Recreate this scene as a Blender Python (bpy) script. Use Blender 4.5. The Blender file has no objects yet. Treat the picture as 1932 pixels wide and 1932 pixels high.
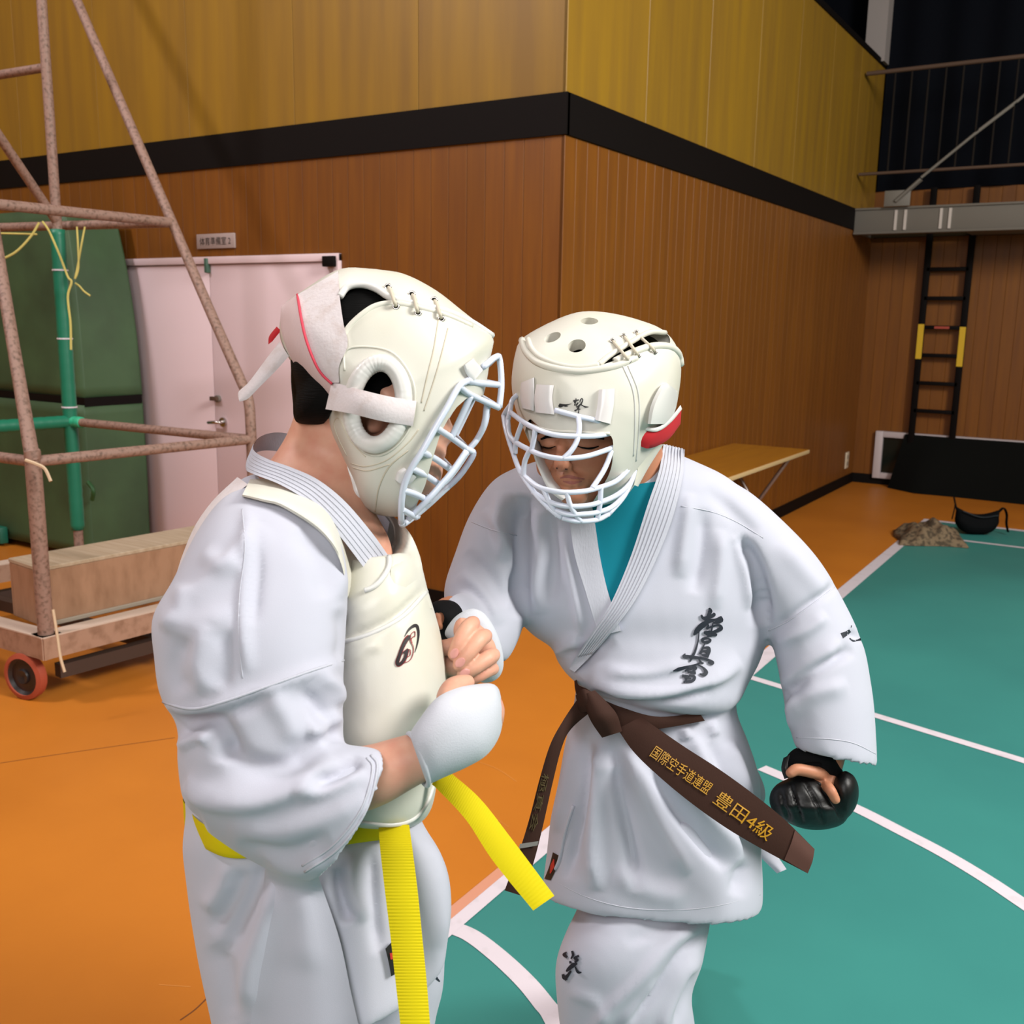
import bpy, bmesh, math, random
import numpy as np
from mathutils import Vector, Matrix
from mathutils.bvhtree import BVHTree

# ---------------------------------------------------------------- camera
S = bpy.context.scene
COL = S.collection
YAW, PITCH, ROLL, FPX = 0.5643, 0.1917, 0.01644, 1872.0
CAM = np.array([0.0, 0.0, 1.65])
_f = np.array([-math.sin(YAW)*math.cos(PITCH), math.cos(YAW)*math.cos(PITCH), -math.sin(PITCH)])
_r0 = np.array([math.cos(YAW), math.sin(YAW), 0.0]); _u0 = np.cross(_r0, _f)
_r = _r0*math.cos(ROLL) + _u0*math.sin(ROLL)
_u = -_r0*math.sin(ROLL) + _u0*math.cos(ROLL)
cam_data = bpy.data.cameras.new('camera'); cam = bpy.data.objects.new('camera', cam_data); COL.objects.link(cam)
cam_data.sensor_width = 36.0; cam_data.sensor_fit = 'HORIZONTAL'; cam_data.lens = 36.0*FPX/1932.0
cam_data.clip_start = 0.05; cam_data.clip_end = 100
cam_data.dof.use_dof = True; cam_data.dof.focus_distance = 1.45; cam_data.dof.aperture_fstop = 11.0
M4 = Matrix(((_r[0], _u[0], -_f[0], CAM[0]), (_r[1], _u[1], -_f[1], CAM[1]), (_r[2], _u[2], -_f[2], CAM[2]), (0, 0, 0, 1)))
cam.matrix_world = M4
S.camera = cam
# ---------------------------------------------------------------- light, exposure
W = bpy.data.worlds.new('hall_ambient'); S.world = W; W.use_nodes = True
W.node_tree.nodes['Background'].inputs[0].default_value = (0.80, 0.88, 1.0, 1)
W.node_tree.nodes['Background'].inputs[1].default_value = 0.22
S.view_settings.view_transform = 'Standard'; S.view_settings.look = 'None'
S.view_settings.exposure = -0.12; S.view_settings.gamma = 1.0; S.view_settings.use_curve_mapping = False
def area(name, loc, tgt, size, power, col):
    l = bpy.data.lights.new(name, 'AREA'); l.energy = power; l.size = size; l.color = col; l.shape = 'DISK'
    o = bpy.data.objects.new(name, l); COL.objects.link(o); o.location = loc
    o.rotation_euler = (Vector(tgt) - Vector(loc)).to_track_quat('-Z', 'Y').to_euler()
    return o
LAMPS = [((-6.6, -1.2, 6.7), (-3.5, 3.5, 1.0), 1.0, 310, (1.0, 0.91, 0.92)), ((-3.4, 1.6, 6.7), (-3.4, 2.6, 0), 2.2, 80, (1.0, 0.96, 0.95)),
         ((2.4, 1.6, 6.7), (1.6, 2.6, 0), 2.2, 100, (0.97, 0.98, 1.0)), ((0.6, -3.2, 3.3), (-1.4, 3.0, 0.7), 3.2, 225, (1.0, 0.98, 0.98)),  # second entry is an added low frontal fill behind the camera
         ((4.2, 2.6, 5.2), (-2.4, 5.0, 1.9), 2.4, 790, (1.0, 0.97, 0.91))]
for _a in LAMPS: area('hall_and_fill_lamp', *_a)

# ---------------------------------------------------------------- pixel rays and planes
def ray(px, py):
    return _f + (px-966.0)/FPX*_r - (py-966.0)/FPX*_u
def P(px, py, d):
    return CAM + d*ray(px, py)
def on_z(px, py, z=0.0):
    v = ray(px, py); return CAM + v*((z-CAM[2])/v[2])
def on_x(px, py, x):
    v = ray(px, py); return CAM + v*((x-CAM[0])/v[0])
def on_y(px, py, y):
    v = ray(px, py); return CAM + v*((y-CAM[1])/v[1])
def depth_of(p):
    return float((np.asarray(p)-CAM) @ _f)
def pix(p):
    v = np.asarray(p, float)-CAM; d = v@_f
    return 966+FPX*(v@_r)/d, 966-FPX*(v@_u)/d, d

# ---------------------------------------------------------------- mesh helpers
def mk(name, verts, faces, mat=None, parent=None, smooth=False, auto=None):
    me = bpy.data.meshes.new(name)
    me.from_pydata([tuple(float(c) for c in v) for v in verts], [], [tuple(int(i) for i in f) for f in faces])
    me.update()
    return mo(name, me, mat, parent, smooth, auto)
def mo(name, me, mat=None, parent=None, smooth=False, auto=None):
    if smooth or auto:
        me.polygons.foreach_set('use_smooth', [True]*len(me.polygons))
        if auto: me.set_sharp_from_angle(angle=math.radians(auto))
    o = bpy.data.objects.new(name, me); COL.objects.link(o)
    if mat:
        o.data.materials.clear(); o.data.materials.append(mat)
    if parent: setpar(o, parent)
    return o
def setpar(o, p):
    o.parent = p
    q = p; L = Vector((0, 0, 0))
    while q: L += q.location; q = q.parent
    if o.type == 'MESH' and not o.get('own_loc'):
        o.location = -L     # mesh data is in world coordinates
    return o
def thing(name, label, cat, loc=(0, 0, 0), group=None, kind=None):
    o = bpy.data.objects.new(name, None); COL.objects.link(o); o.location = [float(c) for c in loc]
    o.empty_display_size = 0.1
    return tag(o, label, cat, group, kind)
def tag(o, label, cat, group=None, kind=None):
    if label: o['label'] = label
    if cat: o['category'] = cat
    if group: o['group'] = group
    if kind: o['kind'] = kind
    return o
def struct(o, label=None):
    o['kind'] = 'structure'
    if label: o['label'] = label
    return o
def box_vf(x0, x1, y0, y1, z0, z1):
    v = [(x0, y0, z0), (x1, y0, z0), (x1, y1, z0), (x0, y1, z0), (x0, y0, z1), (x1, y0, z1), (x1, y1, z1), (x0, y1, z1)]
    f = [(0, 3, 2, 1), (4, 5, 6, 7), (0, 1, 5, 4), (1, 2, 6, 5), (2, 3, 7, 6), (3, 0, 4, 7)]
    return v, f
def box(name, x0, x1, y0, y1, z0, z1, mat, parent=None, bev=0.0):
    v, f = box_vf(min(x0, x1), max(x0, x1), min(y0, y1), max(y0, y1), min(z0, z1), max(z0, z1))
    me = bpy.data.meshes.new(name); me.from_pydata(v, [], f)
    if bev:
        bm = bmesh.new(); bm.from_mesh(me)
        bmesh.ops.bevel(bm, geom=bm.edges[:], offset=bev, segments=2, affect='EDGES', profile=0.5)
        bm.to_mesh(me); bm.free()
    return mo(name, me, mat, parent, auto=40 if bev else None)
def catmull(pts, n):
    p = np.asarray(pts, float)
    if len(p) == 2:
        t = np.linspace(0, 1, n)[:, None]; return p[0]*(1-t)+p[1]*t
    q = np.vstack([2*p[0]-p[1], p, 2*p[-1]-p[-2]])
    m = len(p)-1; out = []
    for t in np.linspace(0, m, n):
        i = min(int(t), m-1); u = t-i
        a, b, c, d = q[i], q[i+1], q[i+2], q[i+3]
        out.append(0.5*((2*b)+(-a+c)*u+(2*a-5*b+4*c-d)*u*u+(-a+3*b-3*c+d)*u**3))
    return np.array(out)
def tube_vf(path, rad, seg=10, cap=True, flat=1.0, up=None):
    p = np.asarray(path, float); n = len(p)
    r = np.full(n, rad) if np.isscalar(rad) else np.interp(np.linspace(0, 1, n), np.linspace(0, 1, len(rad)), rad)
    t = np.gradient(p, axis=0); t /= np.linalg.norm(t, axis=1)[:, None]+1e-12
    a = np.array([0, 0, 1.0]) if up is None else np.asarray(up, float)
    if abs(t[0]@a) > 0.95: a = np.array([1.0, 0, 0])
    nrm = a-(a@t[0])*t[0]; nrm /= np.linalg.norm(nrm)
    V = []; F = []
    for i in range(n):
        nrm = nrm-(nrm@t[i])*t[i]; nrm /= np.linalg.norm(nrm)
        b = np.cross(t[i], nrm)
        for k in range(seg):
            an = 2*math.pi*k/seg
            V.append(p[i]+r[i]*(math.cos(an)*nrm*flat+math.sin(an)*b))
    for i in range(n-1):
        for k in range(seg):
            k2 = (k+1) % seg
            F.append((i*seg+k, i*seg+k2, (i+1)*seg+k2, (i+1)*seg+k))
    if cap:
        F.append(tuple(range(seg))[::-1]); F.append(tuple((n-1)*seg+k for k in range(seg)))
    return V, F
def round_tube_vf(path, radii, seg=12):
    """tapered tube with hemispherical ends"""
    p = np.asarray(path, float); n = len(p)
    r = np.interp(np.linspace(0, 1, n), np.linspace(0, 1, len(radii)), radii)
    t0 = p[0]-p[1]; t0 /= np.linalg.norm(t0); t1 = p[-1]-p[-2]; t1 /= np.linalg.norm(t1)
    A = []; RA = []
    for a in (0.04, 0.3, 0.6, 0.85):
        A.append(p[0]+t0*r[0]*math.sqrt(max(0, 1-a*a))); RA.append(r[0]*a)
    B = []; RB = []
    for a in (0.85, 0.6, 0.3, 0.04):
        B.append(p[-1]+t1*r[-1]*math.sqrt(max(0, 1-a*a))); RB.append(r[-1]*a)
    full = np.vstack([A, p, B]); rr = np.concatenate([RA, r, RB])
    # direction from smooth path
    V, F = [], []
    t = np.gradient(full, axis=0); t /= np.linalg.norm(t, axis=1)[:, None]+1e-12
    a = np.array([0.3, 0.2, 1.0]); a /= np.linalg.norm(a)
    if abs(t[0]@a) > 0.9: a = np.array([1.0, 0, 0])
    nrm = a-(a@t[0])*t[0]; nrm /= np.linalg.norm(nrm)
    m = len(full)
    for i in range(m):
        nrm = nrm-(nrm@t[i])*t[i]; nrm /= np.linalg.norm(nrm); b = np.cross(t[i], nrm)
        for k in range(seg):
            an = 2*math.pi*k/seg
            V.append(full[i]+rr[i]*(math.cos(an)*nrm+math.sin(an)*b))
    for i in range(m-1):
        for k in range(seg):
            k2 = (k+1) % seg
            F.append((i*seg+k, i*seg+k2, (i+1)*seg+k2, (i+1)*seg+k))
    F.append(tuple(range(seg))[::-1]); F.append(tuple((m-1)*seg+k for k in range(seg)))
    return V, F
def tube(name, path, rad, mat, parent=None, seg=10, n=None, flat=1.0, up=None):
    pts = catmull(path, n) if n else np.asarray(path, float)
    V, F = tube_vf(pts, rad, seg, True, flat, up)
    return mk(name, V, F, mat, parent, auto=50)
def merge(parts):
    V = []; F = []
    for v, f in parts:
        o = len(V); V.extend(list(v)); F.extend([tuple(i+o for i in q) for q in f])
    return V, F
# ---------------------------------------------------------------- materials
def hexlin(h):
    h = h.lstrip('#'); c = [int(h[i:i+2], 16)/255 for i in (0, 2, 4)]
    return tuple((x/12.92 if x <= 0.04045 else ((x+0.055)/1.055)**2.4) for x in c)
MATS = {}
def mat(name, col, rough=0.6, metal=0.0, spec=0.5, noise=None, bump=None, grain=None, rand=0.0, sheen=0.0, sss=0.0, coat=0.0):
    """noise=(scale, colour2, lo, hi[, stretch])  bump=(scale, strength, dist)  grain=(sx,sy,sz,colour2)"""
    m = bpy.data.materials.new(name); m.use_nodes = True; nt = m.node_tree; N = nt.nodes; L = nt.links
    b = N['Principled BSDF']
    c = hexlin(col) if isinstance(col, str) else col
    b.inputs['Roughness'].default_value = rough; b.inputs['Metallic'].default_value = metal
    b.inputs['Specular IOR Level'].default_value = spec
    if sheen: b.inputs['Sheen Weight'].default_value = sheen
    if coat: b.inputs['Coat Weight'].default_value = coat
    if sss:
        b.inputs['Subsurface Weight'].default_value = sss; b.inputs['Subsurface Radius'].default_value = (0.012, 0.005, 0.003)
        b.inputs['Subsurface Scale'].default_value = 1.0
    b.inputs['Base Color'].default_value = (*c, 1)
    tc = N.new('ShaderNodeTexCoord'); out = None
    def mapping(scale):
        mp = N.new('ShaderNodeMapping'); L.new(tc.outputs['Object'], mp.inputs[0]); mp.inputs['Scale'].default_value = scale; return mp
    def mix(fac, a, bcol):
        mx = N.new('ShaderNodeMix'); mx.data_type = 'RGBA'
        L.new(fac, mx.inputs[0])
        if a is None: mx.inputs[6].default_value = (*c, 1)
        else: L.new(a, mx.inputs[6])
        mx.inputs[7].default_value = (*(hexlin(bcol) if isinstance(bcol, str) else bcol), 1)
        return mx.outputs[2]
    def ramp(src, lo, hi):
        r = N.new('ShaderNodeMapRange'); L.new(src, r.inputs[0]); r.inputs[1].default_value = lo; r.inputs[2].default_value = hi; return r.outputs[0]
    if grain:
        mp = mapping(grain[:3]); nz = N.new('ShaderNodeTexNoise'); nz.inputs['Scale'].default_value = 1.0; nz.inputs['Detail'].default_value = 5
        if rand:
            oi = N.new('ShaderNodeObjectInfo'); ad = N.new('ShaderNodeVectorMath'); ad.operation = 'ADD'
            mu = N.new('ShaderNodeMath'); mu.operation = 'MULTIPLY'; mu.inputs[1].default_value = 40; L.new(oi.outputs['Random'], mu.inputs[0])
            L.new(mp.outputs[0], ad.inputs[0]); L.new(mu.outputs[0], ad.inputs[1]); L.new(ad.outputs[0], nz.inputs['Vector'])
        else: L.new(mp.outputs[0], nz.inputs['Vector'])
        out = mix(ramp(nz.outputs[0], 0.3, 0.72), out, grain[3])
    if noise:
        st = noise[4] if len(noise) > 4 else (1, 1, 1)
        mp = mapping(tuple(noise[0]*s for s in st)); nz = N.new('ShaderNodeTexNoise'); nz.inputs['Scale'].default_value = 1.0; nz.inputs['Detail'].default_value = 6
        L.new(mp.outputs[0], nz.inputs['Vector']); out = mix(ramp(nz.outputs[0], noise[2], noise[3]), out, noise[1])
    if rand:
        oi = N.new('ShaderNodeObjectInfo'); hs = N.new('ShaderNodeHueSaturation')
        mr = N.new('ShaderNodeMapRange'); L.new(oi.outputs['Random'], mr.inputs[0]); mr.inputs[3].default_value = 1-rand; mr.inputs[4].default_value = 1+rand
        L.new(mr.outputs[0], hs.inputs['Value'])
        if out is not None: L.new(out, hs.inputs['Color'])
        else: hs.inputs['Color'].default_value = (*c, 1)
        out = hs.outputs[0]
    if out is not None: L.new(out, b.inputs['Base Color'])
    if bump:
        mp = mapping((bump[0],)*3) if not isinstance(bump[0], tuple) else mapping(bump[0])
        nz = N.new('ShaderNodeTexNoise'); nz.inputs['Scale'].default_value = 1.0; nz.inputs['Detail'].default_value = 3
        L.new(mp.outputs[0], nz.inputs['Vector'])
        bp = N.new('ShaderNodeBump'); bp.inputs['Strength'].default_value = bump[1]; bp.inputs['Distance'].default_value = bump[2]
        L.new(nz.outputs[0], bp.inputs['Height']); L.new(bp.outputs[0], b.inputs['Normal'])
    MATS[name] = m
    return m
# ================================================================ THE HALL
C0 = on_z(1043, 1190); CX, CY = float(C0[0]), float(C0[1])      # floor point of the protruding corner
YC = float(on_x(1606, 915, CX)[1])                              # far wall
print('corner', CX, CY, 'far wall y', YC, 'z there', on_x(1606, 915, CX)[2])
ZS0 = float(on_y(1052, 255, CY)[2]); ZS1 = float(on_y(1056, 175, CY)[2])
ZT = float(on_x(1600, 62, CX)[2])
print('stripe', ZS0, ZS1, 'top', ZT)
XL = -9.5; XR = 6.5; YN = -3.5; ZC = 7.2
m_floor = mat('orange_floor', '#be7324', rough=0.42, spec=0.4, noise=(1.3, '#b06820', 0.35, 0.75), bump=(9, 0.05, 0.01))
m_court = mat('green_court_paint', '#37807a', rough=0.45, spec=0.4, noise=(0.9, '#327672', 0.35, 0.7))
m_line = mat('white_line_paint', '#cfc6cf', rough=0.5, noise=(14, '#b9b2b8', 0.55, 0.8))
m_plank = mat('varnished_plank', '#774713', rough=0.45, spec=0.35, grain=(26, 26, 1.6, '#693d16'), rand=0.07)
m_panel = mat('yellow_plywood', '#8c691d', rough=0.45, spec=0.3, grain=(9, 9, 0.7, '#7a5a22'), rand=0.05)
m_black = mat('black_trim', '#0d0807', rough=0.7, spec=0.12)
m_void = mat('navy_curtain', '#04060d', rough=0.9, spec=0.1)
m_dark = mat('dark_brown_loft', '#2a2012', rough=0.8, spec=0.1)
m_door = mat('door_white', '#d4bec3', rough=0.5, spec=0.3)
m_plaster = mat('hall_ceiling', '#b8b2a8', rough=0.9, spec=0.1)
m_steel = mat('grey_steel', '#6f6962', rough=0.6, metal=0.2)
m_rail = mat('rail_brown', '#523f34', rough=0.6, spec=0.2)
m_chrome = mat('chrome', '#b9b5b2', rough=0.2, metal=1.0)

floor = struct(mk('floor', [(XL, YN, 0), (XR, YN, 0), (XR, YC+0.3, 0), (XL, YC+0.3, 0)], [(0, 1, 2, 3)], m_floor), 'glossy orange gymnasium floor')
# court paint: borders run along Y
b0 = on_z(850, 1740); b1 = on_z(1748, 985)
XBL = float((b0[0]+b1[0])/2); YBF = float(on_z(1840, 992)[1])
print('court border x', b0[0], b1[0], 'far edge y', YBF, on_z(1755, 984)[1], on_z(1932, 1001)[1])
def slab(name, poly, z, m, parent):
    n = len(poly); V = [(p[0], p[1], 0.0005) for p in poly]+[(p[0], p[1], z) for p in poly]
    F = [tuple(range(n, 2*n))]+[(i, (i+1) % n, n+(i+1) % n, n+i) for i in range(n)]
    return mk(name, V, F, m, parent)
slab('court_area', [(XBL, YN), (XR, YN), (XR, YBF), (XBL, YBF)], 0.002, m_court, floor)
def line(pts, w, z=0.004, smooth=True, n=40):
    p = np.array([q[:2] for q in pts]); p = catmull(p, n) if smooth and len(p) > 2 else p
    t = np.gradient(p, axis=0); t /= np.linalg.norm(t, axis=1)[:, None]; nn = np.stack([-t[:, 1], t[:, 0]], 1)
    V = []; F = []
    for a in (p+nn*w/2, p-nn*w/2):
        V += [(x, y, z) for x, y in a]
    m = len(p)
    F = [(i, i+1, m+i+1, m+i) for i in range(m-1)]
    F = [tuple(reversed(q)) for q in F]
    o = mk('court_line', V, F, m_line, floor)
    return o
line([(XBL, YN), (XBL, YBF+0.04)], 0.08, z=0.0046)
line([(XBL+0.04, YBF), (XR, YBF)], 0.07)
q = on_z(1870, 1027); line([(XBL, q[1]), (XR, q[1])], 0.05)
A = [on_z(1412, 1278), on_z(1475, 1299), on_z(1655, 1354), on_z(1790, 1394), on_z(1932, 1437)]
line([A[0], A[-1], A[-1]+(A[-1]-A[0])*1.0], 0.05, smooth=False)
arc = [on_z(x, y) for x, y in ((1437, 1450), (1475, 1466), (1605, 1522), (1700, 1570), (1780, 1612), (1860, 1660), (1932, 1708))]
line(arc+[arc[-1]+(arc[-1]-arc[-2])*1.0], 0.055)
arc2 = [on_z(x, y) for x, y in ((848, 1750), (890, 1768), (940, 1806), (990, 1853), (1025, 1895), (1050, 1932))]
line(arc2+[arc2[-1]+(arc2[-1]-arc2[-2])*2.5+np.array([.02, -.06, 0])], 0.055)

# worn pink edge of the near border, a joint and scuffs in the orange floor
m_pinkline = mat('faded_pink_paint', '#c98d74', rough=0.5); m_scuff = mat('dark_joint', '#6b3a14', rough=0.7); m_scratch = mat('pale_scratch', '#c27c34', rough=0.6)
def mark(name, pts, w, m, z=0.0052):
    o = line(pts, w, z=z); o.name = name; o.data.materials.clear(); o.data.materials.append(m)
mark('faded_line', [(XBL-0.022, YN), (XBL-0.022, 2.4)], 0.036, m_pinkline)
mark('floor_joint', [on_z(-20, 1443), on_z(120, 1422), on_z(330, 1392)], 0.004, m_scuff, 0.0006)
mark('floor_scuff', [on_z(340, 1925), on_z(368, 1905), on_z(392, 1882)], 0.004, m_scuff, 0.0006)
mark('floor_scratch', [on_z(905, 1438), on_z(940, 1452), on_z(975, 1475)], 0.004, m_scratch, 0.0006)
mark('floor_scratch', [on_z(870, 1530), on_z(920, 1538), on_z(960, 1560)], 0.003, m_scratch, 0.0006)
mark('floor_scratch', [on_z(300, 1858), on_z(360, 1862)], 0.003, m_scratch, 0.0006)
PW = 0.118
def plank_mesh(w, h, g=0.0016, t=0.02):
    w = w-0.0016
    # board with chamfered long edges; local x = width, y = out of wall (towards -y), z up
    prof = [(0.0, 0.0), (0.0, -(t-g)), (g, -t), (w-g, -t), (w, -(t-g)), (w, 0.0)]
    V = [(x, y, z) for z in (0, h) for x, y in prof]; n = len(prof)
    F = [(i, i+1, n+i+1, n+i) for i in range(n-1)]+[tuple(range(n))[::-1], tuple(range(n, 2*n))]
    me = bpy.data.meshes.new('plank'); me.from_pydata(V, [], F); return me
def plank_row(parent, start, direction, count, w, h, z, m, name='plank', rotz=0.0, skip=None, g=0.0016, t=0.02):
    me = plank_mesh(w, h, g, t); me.materials.append(m)
    for i in range(count):
        x = start[0]+direction[0]*i*w; y = start[1]+direction[1]*i*w
        if skip and skip(x, y): continue
        o = bpy.data.objects.new(name, me); COL.objects.link(o); o.parent = parent
        o.location = (x, y, z); o.rotation_euler = (0, 0, rotz)
# left wall: front face of the boards at y = CY
TB = 0.02
wl = struct(mk('wall_left', [(XL, CY+TB, 0), (CX-TB, CY+TB, 0), (CX-TB, CY+TB, ZC), (XL, CY+TB, ZC)], [(0, 1, 2, 3)], m_dark), 'wood panelled wall with the white door')
dA = on_y(212, 489, CY); dB = on_y(644, 479, CY)
DX0, DX1, DZ = float(dA[0]), float(dB[0]), float((dA[2]+dB[2])/2)
print('door', DX0, DX1, DZ)
nA = int((CX-XL)/PW)
for i in range(nA):
    x1 = CX-i*PW; x0 = x1-PW
    z0 = 0.1
    if x1 > DX0+0.004 and x0 < DX1-0.004:
        z0 = DZ
        for e0, e1 in ((x0, DX0), (DX1, x1)):           # slivers beside the frame
            if 0.004 < e1-e0 < PW:
                sv = plank_mesh(e1-e0, DZ-0.1); sv.materials.append(m_plank)
                o = bpy.data.objects.new('plank', sv); COL.objects.link(o); o.parent = wl; o.location = (e0, CY+TB, 0.1)
    key = 'plank_%.1f' % z0
    if key not in globals():
        globals()[key] = plank_mesh(PW, ZS0-z0); globals()[key].materials.append(m_plank)
    o = bpy.data.objects.new('plank', globals()[key]); COL.objects.link(o); o.parent = wl; o.location = (x0, CY+TB, z0)
pw = 0.91
plank_row(wl, (CX-pw, CY+TB), (-1, 0), 8, pw, ZT-ZS1, ZS1, m_panel, 'panel', g=0.0025)
# right wall (faces +x), boards along +y from the corner
wr = struct(mk('wall_right', [(CX-TB, CY, 0), (CX-TB, YC, 0), (CX-TB, YC, ZT), (CX-TB, CY, ZT)], [(0, 1, 2, 3)], m_dark), 'panelled wall running back from the corner')
nB = int((YC-CY)/PW)+1
plank_row(wr, (CX-TB, CY), (0, 1), nB, PW, ZS0-0.1, 0.1, m_plank, rotz=math.pi/2)
plank_row(wr, (CX-TB, CY), (0, 1), int((YC-CY)/pw)+1, pw, ZT-ZS1, ZS1, m_panel, 'panel', rotz=math.pi/2, g=0.0025)
# loft above the right wall
struct(box('wall_loft', CX-1.2, CX-1.0, CY, YC, ZT, ZC, m_dark))
struct(box('trim_3', CX-0.06, CX+0.012, CY, YC, ZT-0.0, ZT+0.05, m_black), 'black edge strip along the top of the panelling')
# black band and baseboards
struct(box('trim_1', XL, CX+0.012, CY-0.012, CY+TB, ZS0, ZS1, m_black), 'wide black band across the wall above the door')
struct(box('trim_2', CX-TB, CX+0.012, CY, YC, ZS0, ZS1, m_black), 'wide black band along the receding wall')
struct(box('baseboard_left', XL, CX+0.012, CY-0.012, CY+TB, 0.0, 0.1, m_black))
struct(box('baseboard_right', CX-TB, CX+0.012, CY-0.012, YC, 0.0, 0.1, m_black))
# far wall
wb = struct(mk('wall_back', [(CX-1.3, YC+TB, 0), (XR, YC+TB, 0), (XR, YC+TB, ZC), (CX-1.3, YC+TB, ZC)], [(0, 1, 2, 3)], m_void), 'far wall behind the gallery')
ZW = float(on_y(1850, 352, YC)[2])
plank_row(wb, (CX, YC+TB), (1, 0), int((XR-CX)/PW), PW, ZW-0.1, 0.1, m_plank)
struct(box('baseboard_back', CX, XR, YC-0.012, YC+TB, 0.0, 0.1, m_black))
# curtain pleats above the gallery
V = []; F = []; n = 160
for i in range(n+1):
    x = CX+0.02+(XR-CX)*i/n; y = YC-0.03+0.025*math.sin(i*0.9)
    V += [(x, y, ZW), (x, y, ZC)]
F = [(2*i, 2*i+2, 2*i+3, 2*i+1) for i in range(n)]
cur = tag(mk('blackout_curtain', V, F, m_void, smooth=True), 'dark navy curtain hanging behind the gallery railing', 'curtain')
# grey column at the top corner
c0 = on_y(1642, 60, YC-0.1); c1 = on_y(1680, 60, YC-0.1)
struct(box('column', c0[0], c1[0], YC-0.25, YC-0.06, ZT+0.02, ZC, mat('grey_concrete', '#8d8380', rough=0.8)), 'grey concrete column above the panelled wall')
struct(box('wall_side', XR, XR+0.1, YN, YC, 0, ZC, m_panel)); struct(box('wall_end', XL-0.1, XL, YN, CY, 0, ZC, m_panel))
struct(box('wall_front', XL, XR, YN-0.1, YN, 0, ZC, m_panel))
struct(box('ceiling', XL, XR, YN, YC+0.3, ZC, ZC+0.1, m_plaster))

# ---- door: white double door
door = struct(thing('door_1', None, None, ((DX0+DX1)/2, CY, 0)), 'white double door with lever handle under a small sign')
fw = 0.045
box('door_frame', DX0, DX0+fw, CY-0.025, CY+TB, 0, DZ, m_door, door, 0.004)
box('door_frame', DX1-fw, DX1, CY-0.025, CY+TB, 0, DZ, m_door, door, 0.004)
box('door_frame', DX0, DX1, CY-0.026, CY+TB, DZ-fw, DZ, m_door, door, 0.004)
xs = float(on_y(396, 492, CY)[0])
gap = 0.004
la = box('door_leaf', DX0+fw+gap, xs-gap/2, CY-0.008, CY+TB, 0.008, DZ-fw-gap, m_door, door, 0.002)
lb = box('door_leaf', xs+gap/2, DX1-fw-gap, CY-0.008, CY+TB, 0.008, DZ-fw-gap, m_door, door, 0.002)
for px, py in ((218, 592), (243, 952)):
    h = on_y(px, py, CY)
    box('hinge', DX0+fw-0.028, DX0+fw+0.02, CY-0.034, CY-0.008, h[2]-0.06, h[2]+0.06, m_steel, la, 0.004)
box('door_catch', xs-0.012, xs+0.012, CY-0.04, CY-0.008, DZ-0.1, DZ-0.01, mat('catch_green', '#3c5a4c', rough=0.5), la, 0.003)
cb = on_y(630, 487, CY); box('closer_bracket', cb[0]-0.05, cb[0]+0.04, CY-0.05, CY-0.02, cb[2]-0.05, cb[2]+0.01, m_black, lb, 0.004)
lk = on_y(415, 752, CY); hd = on_y(424, 796, CY)
def cyl_y(name, x, z, r, y0, y1, m, parent, seg=20):
    V, F = tube_vf([(x, y0, z), (x, y1, z)], r, seg); return mk(name, V, F, m, parent, auto=40)
cyl_y('lock_cylinder', lk[0], lk[2], 0.022, CY-0.03, CY-0.008, m_steel, lb)
box('lock_turn', lk[0]-0.045, lk[0]+0.02, CY-0.05, CY-0.028, lk[2]-0.012, lk[2]+0.014, m_rail, lb, 0.003)
cyl_y('handle_rose', hd[0], hd[2], 0.03, CY-0.022, CY-0.008, m_chrome, lb)
tube('lever_handle', [(hd[0]+0.005, CY-0.02, hd[2]), (hd[0]+0.005, CY-0.055, hd[2]), (hd[0]-0.025, CY-0.066, hd[2]), (hd[0]-0.09, CY-0.06, hd[2]-0.006)], 0.011, m_chrome, lb, n=14)
# ---- sign
def text_mesh(body, size=1.0, extrude=0.0):
    cu = bpy.data.curves.new('lettering', 'FONT'); cu.body = body; cu.size = size; cu.extrude = extrude
    cu.align_x = 'CENTER'; cu.align_y = 'CENTER'; cu.resolution_u = 3
    ob = bpy.data.objects.new('lettering', cu); COL.objects.link(ob)
    dg = bpy.context.evaluated_depsgraph_get(); me = bpy.data.meshes.new_from_object(ob.evaluated_get(dg))
    bpy.data.objects.remove(ob); bpy.data.curves.remove(cu)
    return me
m_ink = mat('sign_ink', '#1d1613', rough=0.6)
sg = on_y(374, 456, CY); sg2 = on_y(445, 453, CY); sgt = on_y(409, 441, CY); sgb = on_y(409, 469, CY)
sign = thing('door_sign', 'small grey plate with black lettering above the white door', 'sign', ((sg[0]+sg2[0])/2, CY, sgb[2]))
box('plate', sg[0], sg2[0], CY-0.014, CY, sgb[2], sgt[2], mat('sign_plate', '#9d8c88', rough=0.5), sign, 0.003)
tm = text_mesh('体育準備室 2', 1.0, 0.0)
vs = np.array([v.co for v in tm.vertices]); bw = np.ptp(vs[:, 0]); bh = np.ptp(vs[:, 1]); cc = (vs.max(0)+vs.min(0))/2
sx = (sg2[0]-sg[0])*0.82/bw; sz = (sgt[2]-sgb[2])*0.55/bh
for v in tm.vertices:
    v.co = ((sg[0]+sg2[0])/2+(v.co.x-cc[0])*sx, CY-0.0152, (sgb[2]+sgt[2])/2+(v.co.y-cc[1])*sz)
mo('lettering', tm, m_ink, sign)
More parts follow.
